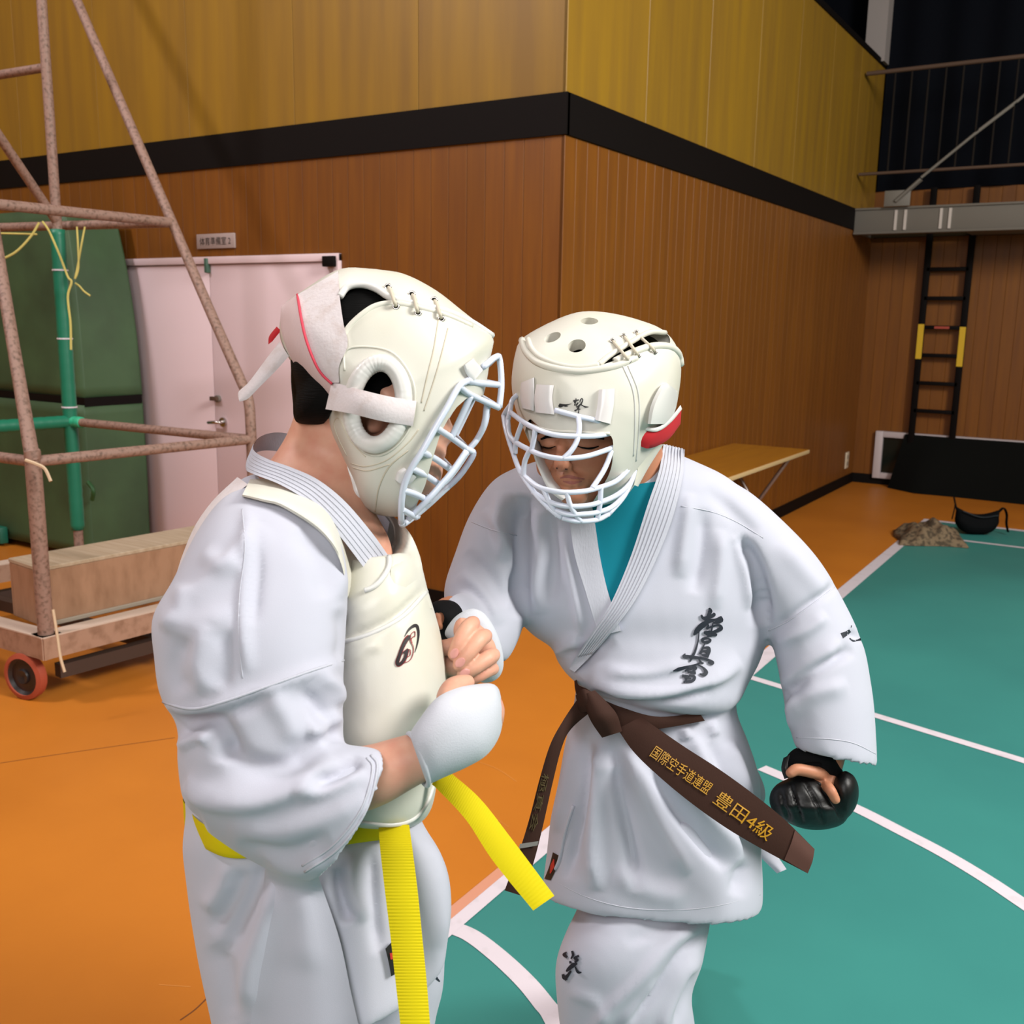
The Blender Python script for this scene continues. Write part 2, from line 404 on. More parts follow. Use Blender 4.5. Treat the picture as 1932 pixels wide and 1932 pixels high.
# ---- wall socket
so = on_x(1597, 868, CX)
ws = thing('wall_socket', 'small white power socket low on the receding panelled wall', 'socket', (CX, so[1], so[2]))
box('cover_plate', CX, CX+0.01, so[1]-0.06, so[1]+0.06, so[2]-0.085, so[2]+0.085, mat('socket_ivory', '#cdbfa8', rough=0.4), ws, 0.004)
for dz in (-0.035, 0.035):
    box('outlet', CX+0.009, CX+0.013, so[1]-0.025, so[1]+0.025, so[2]+dz-0.02, so[2]+dz+0.02, mat('socket_grey', '#8d8375', rough=0.5), ws, 0.002)

# ---- gallery: beam, railing, tie rod
YG = float(on_x(1608, 437, CX)[1]); gz0 = float(on_y(1700, 436, YG)[2]); gz1 = float(on_y(1700, 394, YG)[2])
print('gallery front', YG, gz0, gz1)
gal = struct(thing('gallery', None, None, (CX, YG, gz0)), 'grey steel gallery beam crossing the far end')
box('beam', CX+0.013, XR, YG, YG+0.03, gz0, gz1, m_steel, gal, 0.004)
box('beam_flange', CX+0.013, XR, YG-0.015, YG+0.1, gz1, gz1+0.02, m_steel, gal, 0.003)
box('beam_flange', CX+0.013, XR, YG-0.015, YG+0.1, gz0-0.02, gz0, m_steel, gal, 0.003)
sl = on_z(1820, 448, gz0)[0]
box('deck', CX+0.013, sl-1.0, YG+0.1, YC-0.08, gz0+0.0, gz0+0.05, m_steel, gal)
box('deck', sl+0.1, XR, YG+0.1, YC-0.08, gz0+0.0, gz0+0.05, m_steel, gal)
box('deck', CX+0.02, XR, YC-0.1, YC-0.03, gz0+0.0, gz0+0.04, m_dark, gal)
for px in (1690, 1708, 1775, 1792):
    q = on_y(px, 415, YG); box('stiffener', q[0]-0.012, q[0]+0.012, YG-0.012, YG, gz0+0.01, gz1-0.01, mat('pale_steel', '#b5aaa4', rough=0.4), gal)
rz1 = float(on_y(1790, 122, YG)[2]); rz0 = float(on_y(1790, 319, YG)[2])
ral = thing('gallery_railing', 'brown steel railing with upright bars on the gallery', 'railing', (CX, YG, gz1))
tube('handrail', [(CX+0.02, YG, rz1), (XR, YG, rz1)], 0.02, m_rail, ral); tube('lower_rail', [(CX+0.02, YG, rz0), (XR, YG, rz0)], 0.015, m_rail, ral)
xa = float(on_y(1683, 220, YG)[0]); xb = float(on_y(1714, 220, YG)[0]); st = xb-xa
k = 0
bar_me = None
while xa+k*st < XR:
    x = xa+k*st; k += 1
    V, F = tube_vf([(0, 0, rz0), (0, 0, rz1)], 0.0085, 6)
    if bar_me is None:
        bar_me = bpy.data.meshes.new('bar'); bar_me.from_pydata([tuple(v) for v in V], [], F); bar_me.materials.append(mat('bar_dark', '#1f1a17', rough=0.7, spec=0.1))
    o = bpy.data.objects.new('bar', bar_me); COL.objects.link(o); o.parent = ral; o.location = (x-CX, 0.0, -gz1)
tie = thing('tie_rod', 'diagonal steel tie rod with turnbuckle bolted to the gallery beam', 'tie rod', P(1700, 385, depth_of((on_y(1700, 385, YG)))))
YR = YG-0.05
r0 = on_y(1690, 378, YR); r1 = on_y(1738, 335, YR); r2 = on_y(1842, 250, YR); r3 = on_y(1918, 192, YR); r4 = on_y(1990, 130, YR)
tube('rod', [r1, r2], 0.014, m_steel, tie); tube('rod', [r3, r4], 0.014, m_steel, tie)
for s in (-0.02, 0.02): tube('turnbuckle', [r2+np.array([s, 0, s]), r3+np.array([s, 0, s])], 0.012, m_steel, tie)
q = on_y(1690, 372, YR); box('gusset_plate', q[0]-0.1, q[0]+0.13, YR-0.01, YR+0.012, gz1+0.02, q[2]+0.06, m_steel, tie, 0.003)
tube('clevis', [on_y(1690, 380, YR), on_y(1738, 338, YR)], 0.035, m_steel, tie, flat=0.6)

# ---- wall ladder
YL = YC-0.09
m_lad = mat('ladder_black', '#0b0707', rough=0.7, spec=0.1); m_yel = mat('yellow_sticker', '#c8a11a', rough=0.5)
lz0, lz1 = 0.9, float(on_y(1790, 352, YL)[2])
lxa = float(on_y(1720, 815, YL)[0]); lxb = float(on_y(1797, 820, YL)[0])
lad = thing('wall_ladder', 'black steel ladder fixed to the far wall below the gallery', 'ladder', ((lxa+lxb)/2, YL, lz0))
for x in (lxa, lxb): box('stile', x-0.03, x+0.03, YL-0.015, YL+0.02, 0.35, lz1, m_lad, lad, 0.004)
for py in (508, 563, 618, 671, 724, 777):
    z = float(on_y(1770, py, YL)[2]); box('rung', lxa, lxb, YL-0.015, YL+0.012, z-0.02, z+0.02, m_lad, lad, 0.004)
for x, a, b in ((lxa, 612, 678), (lxb, 616, 690)):
    box('warning_sticker', x-0.028, x+0.028, YL-0.018, YL-0.015, on_y(1765, b, YL)[2], on_y(1765, a, YL)[2], m_yel, lad)
z = float(on_y(1770, 618, YL)[2]); box('red_label', (lxa+lxb)/2-0.07, (lxa+lxb)/2+0.07, YL-0.018, YL-0.015, z-0.012, z+0.012, mat('label_red', '#9a3a2a'), lad)

# ---- low hatch with white frame, black sheet hung over it
hx0 = float(on_y(1650, 870, YC)[0]); hz1 = float(on_y(1654, 812, YC)[2]); hz0 = float(on_y(1650, 900, YC)[2])
m_wf = mat('frame_white', '#b9adb0', rough=0.5)
hat = struct(thing('window_1', None, None, (hx0, YC, hz0)), 'low floor-level window with white frame')
box('window_frame', hx0, hx0+0.075, YC-0.06, YC, hz0, hz1, m_wf, hat, 0.004)
box('window_frame', hx0+0.075, XR, YC-0.06, YC, hz1-0.06, hz1, m_wf, hat, 0.004)
box('window_frame', hx0+0.075, XR, YC-0.06, YC, hz0, hz0+0.06, m_wf, hat, 0.004)
box('pane', hx0+0.075, XR, YC-0.02, YC-0.002, hz0+0.06, hz1-0.06, mat('dark_glass', '#101713', rough=0.1), hat)
cxs = float(on_y(1708, 840, YC)[0]); V = []; F = []; nx, nz = 90, 14
random.seed(4)
for i in range(nx+1):
    for j in range(nz+1):
        u = i/nx; v = j/nz; x = cxs+(XR-cxs)*u-0.10*v*(1-u)**6; z = (hz1-0.01)*(1-v)
        bul = 0.12+0.22*v**1.5+0.04*math.sin(9*u*3+2*v)+0.02*math.sin(31*u+4*v)
        edge = min(1, u*30)
        V.append((x, YC-0.07-bul*(0.35+0.65*edge)*max(0.15, v**0.5), max(0.004, z)))
F = [(i*(nz+1)+j, i*(nz+1)+j+1, (i+1)*(nz+1)+j+1, (i+1)*(nz+1)+j) for i in range(nx) for j in range(nz)]
sh = mk('black_sheet', V, F, mat('black_sheet_cloth', '#0a0b0a', rough=0.9, spec=0.1), smooth=True)
tag(sh, 'long black sheet draped over the low window at the far wall', 'sheet')
# ================================================================ PIPE CART AT THE LEFT
m_pipe = mat('worn_pink_pipe', '#8a6d61', rough=0.6, noise=(60, '#5a4438', 0.48, 0.72), bump=(80, 0.2, 0.003))
m_gtape = mat('green_tape', '#0f6a50', rough=0.45)
m_raw = mat('raw_plywood', '#977359', rough=0.7, noise=(16, '#7f5d44', 0.4, 0.75, (1, 1, 0.4)))
m_rawtop = mat('raw_board', '#ab9983', rough=0.7, grain=(3, 40, 40, '#948067'))
m_tyre = mat('red_tyre', '#9d4630', rough=0.6); m_hub = mat('wheel_dark', '#241f20', rough=0.4)
N0 = np.array([-3.86, 2.40]); R0 = np.array([-3.71, 3.46]); G0 = np.array([-5.10, 3.42]); Q0 = np.array([-5.22, 2.36])
ZR = 1.02; ZU = 2.12
def v3(p, z): return np.array([p[0], p[1], z])
Nn = P(62, 871, 4.08); N0 = Nn[:2]; ZR = Nn[2]
def at_z(px, py, z): return on_z(px, py, z)
Rn = at_z(474, 829, ZR); Gn = at_z(133, 795, ZR); R0 = Rn[:2]; G0 = Gn[:2]
Q0 = N0+(G0-R0)
ZU = float(P(95, 428, depth_of(Gn))[2])
Ru = at_z(325, 420, ZU); Nu = at_z(-20, 384, ZU)
print('cart', N0, R0, G0, Q0, ZR, ZU, Ru, Nu)
cart = thing('pipe_cart', 'rolling frame of worn pinkish pipes parked by the white door', 'cart', (N0[0], N0[1], 0))
ZB = 0.30
pr = 0.026
dR = Ru-Rn
tube('post', [v3(N0, ZB), Nn, Nn+(Nu-Nn)*0.08, Nu, Nn+(Nu-Nn)*1.9], [pr*1.25, pr*1.25, pr*1.2, pr, pr, pr], m_pipe, cart, 14, n=24)
tube('post', [v3(R0, ZB), Rn-np.array([0, 0, .15]), Rn+np.array([0, 0, .06]), on_y(468, 752, 3.46), on_y(450, 708, 3.48), on_y(390, 572, 3.53), Ru, on_y(235, 210, 3.7), on_y(145, 0, 3.8), on_y(60, -200, 3.9)], pr, m_pipe, cart, 14, n=70)
tube('post', [v3(G0, ZB), v3(G0, 4.2)], pr, m_pipe, cart, 14)
tube('post', [v3(Q0, ZB), v3(Q0, ZR), v3(Q0, ZU)], pr, m_pipe, cart, 14)
for a, b in ((Nn, Rn), (Rn, Gn), (Nn, v3(Q0, ZR)), (Gn, v3(Q0, ZR))): tube('rail', [a, b], pr*0.9, m_pipe, cart, 12)
Gu = v3(G0, ZU)
for a, b in ((Ru, Nu), (Ru, Gu+np.array([-.6, 0, 0])), ): tube('rail', [a, b], pr*0.95, m_pipe, cart, 12)
tube('rail', [Gu+np.array([0, 0, 0.01]), P(-30, 215, 4.9)], pr*0.95, m_pipe, cart, 12)
G5 = P(66, 160, depth_of(Gn)+0.05); tube('rail', [v3(G0, G5[2]), v3(G0, G5[2])+np.array([-0.8, -0.05, 0])], pr*0.9, m_pipe, cart, 12)
# green tape wound round the far post and its rail
def wound(p0, p1, r, m, name):
    n = 60; t = np.linspace(0, 1, n); pts = p0+(p1-p0)*t[:, None]
    rr = r+0.0025*np.abs(np.sin(t*np.linalg.norm(p1-p0)/0.05*math.pi))
    V, F = tube_vf(pts, rr, 14); return mk(name, V, F, m, cart, smooth=True)
wound(v3(G0, 0.42), v3(G0, ZU-0.03), pr+0.011, m_gtape, 'green_tape')
for z in (ZU-.25, ZU-.62, ZU-1.0):
    V, F = tube_vf([v3(G0, z), v3(G0, z+0.008)], pr+0.016, 14); mk('white_tie', V, F, m_line, cart)
wound(Gn, v3(Q0, ZR), pr+0.008, m_gtape, 'green_tape')
wound(Gn, Gn+(Rn-Gn)*0.07, pr+0.004, mat('bright_green_tape', '#2fa37c', rough=0.4), 'green_tape')
# base: frame bars, box, casters
zt = ZB
def bar(name, a, b, w, z0, z1, m, parent):
    a = np.asarray(a[:2]); b = np.asarray(b[:2]); d = (b-a)/np.linalg.norm(b-a); nn = np.array([-d[1], d[0]])*w/2
    c = [a+nn-d*w/2, a-nn-d*w/2, b-nn+d*w/2, b+nn+d*w/2]
    V = [(p[0], p[1], z) for z in (z0, z1) for p in c]
    return mk(name, V, [(3, 2, 1, 0), (4, 5, 6, 7), (0, 1, 5, 4), (1, 2, 6, 5), (2, 3, 7, 6), (3, 0, 4, 7)], m, parent)
m_wbar = mat('base_timber', '#9b7a66', rough=0.7, noise=(20, '#7d5d49', 0.45, 0.75)); m_wtop = mat('timber_top', '#bba798', rough=0.7)
for a, b in ((N0, R0), (R0, G0), (G0, Q0), (Q0, N0)):
    bar('base_bar', a, b, 0.085, zt-0.095, zt, m_wbar, cart); bar('base_capping', a, b, 0.088, zt, zt+0.006, m_wtop, cart)
m_dbar = mat('dark_steel_bar', '#3b2a22', rough=0.6)
bar('lower_bar', N0+np.array([-.02, .08]), R0+np.array([-.02, 0]), 0.05, 0.09, 0.15, m_dbar, cart)
bar('lower_bar', Q0, G0, 0.05, 0.09, 0.15, m_dbar, cart)
bar('lower_bar', N0+(R0-N0)*.5, Q0+(G0-Q0)*.5, 0.05, 0.09, 0.15, m_dbar, cart)
wheel_r = 0.105
def wheel(c):
    d = (R0-N0)/np.linalg.norm(R0-N0); ax = np.array([d[1], -d[0], 0]); ax = ax*0.3+np.array([d[0], d[1], 0])*-0.95; ax /= np.linalg.norm(ax)
    pr_ = [(0.055, -0.022), (0.088, -0.024), (0.103, -0.016), (0.105, 0.0), (0.103, 0.016), (0.088, 0.024), (0.055, 0.022)]
    def rev(prof, m, name, par, seg=28, closed=True):
        b1 = np.array([0, 0, 1.0]); b2 = np.cross(ax, b1); V = []; F = []
        n = len(prof)
        for k in range(seg):
            an = 2*math.pi*k/seg; rd = math.cos(an)*b1+math.sin(an)*b2
            V += [c+rd*r+ax*h for r, h in prof]
        for k in range(seg):
            k2 = (k+1) % seg
            for j in range(n if closed else n-1): F.append((k*n+j, k2*n+j, k2*n+(j+1) % n, k*n+(j+1) % n))
        return mk(name, V, F, m, par, auto=35)
    cs = mk('caster', *merge([tube_vf([c+np.array([0, 0, .12])-ax*.03, c-ax*.035], 0.022, 10), tube_vf([c-ax*.05, c+ax*.01], 0.014, 10)]), m_wbar, cart)
    rev([(0.083, -0.025), (0.103, -0.018), (0.105, 0), (0.103, 0.018), (0.083, 0.025)], m_tyre, 'tyre', cs)
    rev([(0.0, 0.012), (0.03, 0.022), (0.034, 0.01), (0.07, 0.006), (0.084, 0.018), (0.084, -0.018), (0.0, -0.018)], m_hub, 'hub', cs, closed=False)
wc = on_z(52, 1318, 0.0); wheel(np.array([wc[0], wc[1], wheel_r]))
for q in (R0, G0, Q0): wheel(np.array([q[0], q[1], wheel_r]))
# wooden box riding on the cart base
bx = thing('plywood_box', 'long pale plywood box lying on the pipe cart base', 'box', v3(N0+np.array([-0.12, 0.1]), zt))
dirL = (R0-N0)/np.linalg.norm(R0-N0); dirW = np.array([-dirL[1], dirL[0]]); ba = on_z(90, 1190, zt+0.006)[:2]+dirW*0.055+dirL*0.01
BL = 1.05; BW = 0.27; bz = float(P(86, 1066, depth_of(v3(ba, zt)))[2])
print('box height', bz-zt, 'wheel', wc)
def quadbox(name, o, a, b, z0, z1, m, parent, inset=0.0):
    c = [o, o+a, o+a+b, o+b]; V = [(p[0], p[1], z) for z in (z0, z1) for p in c]
    me = bpy.data.meshes.new(name); me.from_pydata(V, [], [(3, 2, 1, 0), (4, 5, 6, 7), (0, 1, 5, 4), (1, 2, 6, 5), (2, 3, 7, 6), (3, 0, 4, 7)])
    bm = bmesh.new(); bm.from_mesh(me); bmesh.ops.recalc_face_normals(bm, faces=bm.faces); bmesh.ops.bevel(bm, geom=bm.edges[:], offset=0.003, segments=1, affect='EDGES'); bm.to_mesh(me); bm.free()
    return mo(name, me, m, parent)
t = 0.018
z0 = zt+0.007
quadbox('side_board', ba, dirL*BL, dirW*t, z0, bz-t, m_raw, bx); quadbox('side_board', ba+dirW*(BW-t), dirL*BL, dirW*t, z0, bz-t, m_raw, bx)
quadbox('end_board', ba+dirW*t, dirL*t, dirW*(BW-2*t), z0, bz-t, m_raw, bx); quadbox('end_board', ba+dirW*t+dirL*(BL-t), dirL*t, dirW*(BW-2*t), z0, bz-t, m_raw, bx)
quadbox('lid_board', ba-dirL*.002-dirW*.002, dirL*(BL+.004), dirW*(BW+.004), bz-t, bz, m_rawtop, bx)
quadbox('bottom_strip', ba-dirW*0.012, dirL*BL, dirW*0.012, z0, z0+0.02, mat('grey_strip', '#8e8375', rough=0.6), bx)
# cords tied on the pipes
m_cord = mat('yellow_cord', '#b9ab5e', rough=0.8); m_twine = mat('pale_twine', '#c2a98c', rough=0.8)
def cord(name, label, pts, r, m):
    o = tube(name, pts, r, m, None, 6, n=40); tag(o, label, 'cord'); return o
dg_ = depth_of(Gu)-0.1
def pc(lst, d): return [P(x, y, d) for x, y in lst]
cord('hanging_cord', 'yellow cord hanging in a long loop from the upper pipe rail', pc([(80, 418), (92, 435), (112, 480), (128, 522), (135, 532), (128, 560), (133, 610), (134, 660)], dg_), 0.006, m_cord)
cord('hanging_cord', 'double cord strand tied down from the upper rail end to a knot', pc([(160, 428), (154, 460), (146, 505), (141, 526), (148, 505), (147, 460), (145, 428)], dg_+0.04), 0.005, m_cord)
cord('hanging_cord', 'short loose cord end sticking out right of the knot', pc([(142, 534), (150, 540), (158, 549), (170, 558)], dg_+0.04), 0.005, m_cord)
cord('hanging_cord', 'slack cord curving from the rail toward the left edge', pc([(74, 420), (58, 446), (30, 475), (0, 490), (-20, 494)], dg_-0.04), 0.006, m_cord)
cord('hanging_cord', 'taut yellow cord running level under the upper rail', pc([(-10, 440), (40, 441), (70, 442)], dg_+0.05), 0.005, m_cord)
cord('hanging_cord', 'pale twine end tied round the near post at the rail', pc([(48, 868), (70, 876), (85, 885), (96, 908)], 4.0), 0.007, m_twine)
cord('hanging_cord', 'frayed twine dangling from the cart base near the wheel', pc([(100, 1150), (108, 1200), (114, 1240), (122, 1268)], 4.02), 0.006, m_twine)
# ---- green covered stack behind
m_green = mat('green_tarpaulin', '#3a5637', rough=0.6, noise=(2, '#2b3f28', 0.35, 0.7), bump=(5, 0.25, 0.02))
YGF = CY-0.55
gx1 = float(on_y(158, 800, YGF)[0]); gx0 = gx1-2.0
stack = thing('covered_stack', 'tall stack under dark green tarpaulin covers behind the pipe cart', 'tarpaulin', ((gx0+gx1)/2, YGF, 0))
def soft_box(name, x0, x1, y0, y1, z0, z1, m, parent, seed, taper=0.0, amp=0.025):
    rng = np.random.RandomState(seed); bm = bmesh.new()
    bmesh.ops.create_cube(bm, size=1.0); bmesh.ops.subdivide_edges(bm, edges=bm.edges[:], cuts=14, use_grid_fill=True)
    ph = rng.rand(8)*6.28
    for v in bm.verts:
        x, y, z = v.co
        rx = 0.5*np.sign(x)*min(1, abs(x)*2)**1.0
        u, w, h = x+0.5, y+0.5, z+0.5
        e = max(abs(x), abs(y)); 
        k = 1-taper*h**2
        X = (x0+x1)/2+(x1-x0)*x*k; Y = (y0+y1)/2+(y1-y0)*y*k; Z = z0+(z1-z0)*h
        d = amp*(math.sin(4*u+3*h+ph[0])*math.sin(3*h+ph[1])+0.35*math.sin(7*h+5*u+ph[2])+0.3*math.sin(6*w+4*h+ph[3]))
        if abs(y) > 0.49: Y += np.sign(y)*d-0.02*np.sign(y)
        if abs(x) > 0.49: X += np.sign(x)*d-0.02*np.sign(x)
        v.co = (X, Y, Z)
    bmesh.ops.bevel(bm, geom=[], offset=0)
    me = bpy.data.meshes.new(name); bm.to_mesh(me); bm.free()
    return mo(name, me, m, parent, smooth=True)
zg = float(on_y(120, 757, YGF)[2]); zgt = float(on_y(60, 395, YGF)[2])
soft_box('lower_cover', gx0, gx1, YGF, CY-0.05, 0.05, zg-0.02, m_green, stack, 1, 0.0, 0.006)
soft_box('upper_cover', gx0+0.02, gx1-0.01, YGF+0.02, CY-0.06, zg+0.02, zgt, m_green, stack, 2, 0.13, 0.012)
box('gap_shade', gx0+0.03, gx1-0.02, YGF+0.03, CY-0.08, zg-0.03, zg+0.03, m_black, stack)  # black block stands in for the shade in the gap between covers
box('base_edge', gx0, on_y(20, 1060, YGF)[0], YGF-0.06, YGF, 0.02, 0.14, mat('teal_edge', '#145c4a', rough=0.5), stack, 0.01)
tube('cover_toggle', [on_y(166, 910, YGF), on_y(176, 925, YGF-.01), on_y(174, 943, YGF)], 0.014, mat('toggle_green', '#1e4a22'), stack, 8, n=10)

# ================================================================ FOLDING TABLE
TZ = 0.78
tc_ = [on_z(1528, 848, TZ), on_z(1380, 899, TZ)]
tx1 = float(tc_[0][0]); ty1 = float(tc_[0][1])
m_ttop = mat('table_veneer', '#a8701c', rough=0.3, grain=(20, 2, 20, '#99631b'), coat=0.2)
m_tedge = mat('table_edge', '#b99b70', rough=0.5); m_tleg = mat('table_leg_grey', '#8d7f7b', rough=0.35, metal=0.7)
print('table corner', tc_, 'wall x', CX)
tw = min(0.6, tx1-CX-0.03); TL = 1.8
table = thing('folding_table', 'folding table with orange wood top and crossed metal legs by the wall', 'table', (tx1-tw/2, ty1-TL/2, 0))
box('table_top', tx1-tw, tx1, ty1-TL, ty1, TZ-0.028, TZ-0.002, m_tedge, table, 0.004)
box('veneer', tx1-tw+0.006, tx1-0.006, ty1-TL+0.006, ty1-0.006, TZ-0.002, TZ, m_ttop, table)
for yy in (ty1-0.28, ty1-TL+0.28):
    a = [(tx1-tw+0.05, yy, TZ-0.03), (tx1-0.03, yy+0.0, 0.01)]; b = [(tx1-0.06, yy+0.03, TZ-0.03), (tx1-tw+0.05, yy+0.03, 0.01)]
    tube('leg', a, 0.014, m_tleg, table, 10); tube('leg', b, 0.014, m_tleg, table, 10)
    tube('stretcher', [(tx1-tw+0.05, yy+0.03, 0.03), (tx1-tw+0.05, yy-0.1, 0.03)], 0.011, m_tleg, table, 8)
    tube('pivot', [(tx1-tw*0.52, yy-0.02, TZ*0.5), (tx1-tw*0.52, yy+0.05, TZ*0.5)], 0.012, m_tleg, table, 8)

# ================================================================ THINGS ON THE FLOOR
m_camo = mat('camouflage_cloth', '#6f5d47', rough=0.9, noise=(26, '#463a2b', 0.47, 0.56), bump=(30, 0.3, 0.01))
cc0 = on_z(1752, 1020); rng = np.random.RandomState(7)
V = []; F = []; nu, nv = 48, 26
dirx = (on_z(1815, 1028)-on_z(1690, 1020))[:2]; LX = np.linalg.norm(dirx); dirx /= LX; diry = np.array([-dirx[1], dirx[0]])
for i in range(nu+1):
    for j in range(nv+1):
        u = 2*i/nu-1; v = 2*j/nv-1
        ed = max(0, 1-abs(u)**3)*max(0, 1-abs(v)**3)
        h = 0.015+0.07*ed**0.55*(0.7+0.25*math.sin(9*u+2*v)+0.75+0.35*math.sin(3*u+1)+0.2*math.sin(7*v+4*u)+0.16*math.sin(11*u-5*v+1)+0.12*math.sin(17*u+9*v))
        w = 0.24*(1-0.15*math.sin(2*u+.5))
        p = cc0[:2]+dirx*(u*LX/2*(1+.04*math.sin(5*v)))+diry*(v*w)
        V.append((p[0], p[1], max(0.006, h)))
F = [(i*(nv+1)+j, (i+1)*(nv+1)+j, (i+1)*(nv+1)+j+1, i*(nv+1)+j+1) for i in range(nu) for j in range(nv)]
rim = [i*(nv+1) for i in range(nu+1)]+[nu*(nv+1)+j for j in range(1, nv+1)]+[i*(nv+1)+nv for i in range(nu-1, -1, -1)]+[j for j in range(nv-1, 0, -1)]
k0 = len(V); V += [(V[i][0], V[i][1], 0.005) for i in rim]
F += [(rim[i], k0+i, k0+(i+1) % len(rim), rim[(i+1) % len(rim)]) for i in range(len(rim))]+[tuple(k0+i for i in range(len(rim)))]
tag(mk('crumpled_shirt', V, F, m_camo, smooth=True), 'crumpled brown camouflage cloth lying on the white court line', 'clothing')
m_bag = mat('black_nylon', '#060709', rough=0.85, spec=0.1)
g0 = on_z(1840, 1008); gd = (on_z(1895, 1010)-on_z(1800, 1008))[:2]; GL = np.linalg.norm(gd); gd /= GL; gn = np.array([-gd[1], gd[0]])
bag = thing('waist_bag', 'black waist bag standing on the green court corner', 'bag', (g0[0], g0[1], 0.005))
prof_n = 20; V = []; F = []; segs = 24
for i in range(prof_n+1):
    s = i/prof_n; x = (s-0.5)*GL*0.86; hh = 0.17+0.05*abs(2*s-1)**2-0.02*s; wd = 0.075*(1-abs(2*s-1)**4)**.5+0.008
    bot = 0.10*abs(2*s-1)**3.5
    for k in range(segs):
        an = 2*math.pi*k/segs; cy = math.copysign(abs(math.cos(an))**0.7, math.cos(an))*wd; cz = bot+(hh-bot)*(0.5+0.5*math.copysign(abs(math.sin(an))**0.8, math.sin(an)))
        p = g0[:2]+gd*x+gn*cy*(1.0 if cz < hh*.6 else .7); V.append((p[0], p[1], 0.006+cz))
for i in range(prof_n):
    for k in range(segs): F.append((i*segs+k, i*segs+(k+1) % segs, (i+1)*segs+(k+1) % segs, (i+1)*segs+k))
F += [tuple(range(segs))[::-1], tuple(prof_n*segs+k for k in range(segs))]
mk('pouch', V, F, m_bag, bag, smooth=True)
def bp(u, v, z): q = g0[:2]+gd*u*GL+gn*v; return (q[0], q[1], z)
tube('zip', [bp(-.35, -.06, .20), bp(0, -.07, .155), bp(.35, -.06, .17)], 0.005, mat('zip_grey', '#22252a', rough=0.4), bag, 6, n=16)
tube('strap', [bp(-.42, 0, .2), bp(-.5, 0, .3), bp(-.46, 0, .24), bp(-.47, .02, .12)], 0.02, m_bag, bag, 8, n=20, flat=0.25)
tube('strap', [bp(.38, 0, .17), bp(.5, 0, .22), bp(.58, 0, .17), bp(.57, -.02, .1), bp(.62, -.02, .03)], 0.02, m_bag, bag, 8, n=24, flat=0.3)
# ================================================================ FIGURE TOOLS
def samp(vals, n):
    return catmull(np.asarray(vals, float), n)
def loft_px(rings, seg=48, n=40, cap=True, pw=2.2):
    """ring = (ax,ay,bx,by,depth,half_thickness[,ox,oy]) : two silhouette points, centre depth, thickness along the line of sight,
    pixel offset of the near side"""
    R = samp([tuple(r)+(0, 0)*(len(r) == 6) for r in rings], n); V = []; F = []
    an = np.linspace(0, 2*math.pi, seg, endpoint=False)
    ca = np.sign(np.cos(an))*np.abs(np.cos(an))**(2/pw); sa = np.sign(np.sin(an))*np.abs(np.sin(an))**(2/pw)
    for ax, ay, bx, by, d, t, ox, oy in R:
        mx, my = (ax+bx)/2, (ay+by)/2
        c = P(mx, my, d); e1 = P(bx, by, d)-c; e2 = P(mx+ox, my+oy, d-t)-c
        for i in range(seg): V.append(c+e1*ca[i]+e2*sa[i])
    for i in range(n-1):
        for k in range(seg):
            k2 = (k+1) % seg; F.append((i*seg+k, i*seg+k2, (i+1)*seg+k2, (i+1)*seg+k))
    if cap: F.append(tuple(range(seg))[::-1]); F.append(tuple((n-1)*seg+k for k in range(seg)))
    return V, F
def pocket(rings, depth_rings, k=0.9):
    """turn the end of a sleeve inward: repeats the last rings in reverse, shrunk"""
    out = list(rings)
    for r in list(reversed(rings))[:depth_rings]:
        r = tuple(r)+(0, 0)*(len(r) == 6)
        mx, my = (r[0]+r[2])/2, (r[1]+r[3])/2
        out.append((mx+(r[0]-mx)*k, my+(r[1]-my)*k, mx+(r[2]-mx)*k, my+(r[3]-my)*k, r[4], r[5]*k, r[6]*k, r[7]*k))
    return out
def inflate(poly, c, d0, tf, tb, gx=0.0, gy=0.0, n=72, rings=14, pw=2.0, sm=True):
    """closed body from an outline that is star-shaped about c; tf/tb front and back thickness in metres, gx/gy depth slope per pixel"""
    p = np.asarray(poly, float)
    if sm:
        q = np.vstack([p[-2:], p, p[:3]]); dense = catmull(q, len(q)*8)
    else: dense = np.vstack([np.linspace(p[i], p[(i+1) % len(p)], 12) for i in range(len(p))])
    an = np.arctan2(dense[:, 1]-c[1], dense[:, 0]-c[0]); rr = np.hypot(dense[:, 0]-c[0], dense[:, 1]-c[1])
    o = np.argsort(an); an = an[o]; rr = rr[o]
    th = np.linspace(-math.pi, math.pi, n, endpoint=False)
    rad = np.interp(th, np.r_[an-2*math.pi, an, an+2*math.pi], np.r_[rr, rr, rr])
    V = []; F = []
    def layer(s, z):
        i0 = len(V)
        for k in range(n):
            x = c[0]+math.cos(th[k])*rad[k]*s; y = c[1]+math.sin(th[k])*rad[k]*s
            V.append(P(x, y, d0+gx*(x-c[0])+gy*(y-c[1])+z))
        return i0
    L = []
    ss = [math.sin(a) for a in np.linspace(0.06, math.pi/2, rings)]
    for s in ss: L.append(layer(s, -tf*(1-s**pw)**(1/pw) if s < 1 else 0))
    for s in ss[-2::-1]: L.append(layer(s, tb*(1-s**pw)**(1/pw)))
    for a, b in zip(L[:-1], L[1:]):
        for k in range(n):
            k2 = (k+1) % n; F.append((a+k, a+k2, b+k2, b+k))
    F.append(tuple(L[0]+k for k in range(n))[::-1]); F.append(tuple(L[-1]+k for k in range(n)))
    return V, F
def mesh_of(parts, name='m'):
    V, F = merge(parts) if isinstance(parts, list) else parts
    me = bpy.data.meshes.new(name); me.from_pydata([tuple(map(float, v)) for v in V], [], F)
    bm = bmesh.new(); bm.from_mesh(me); bmesh.ops.recalc_face_normals(bm, faces=bm.faces); bm.to_mesh(me); bm.free()
    return me
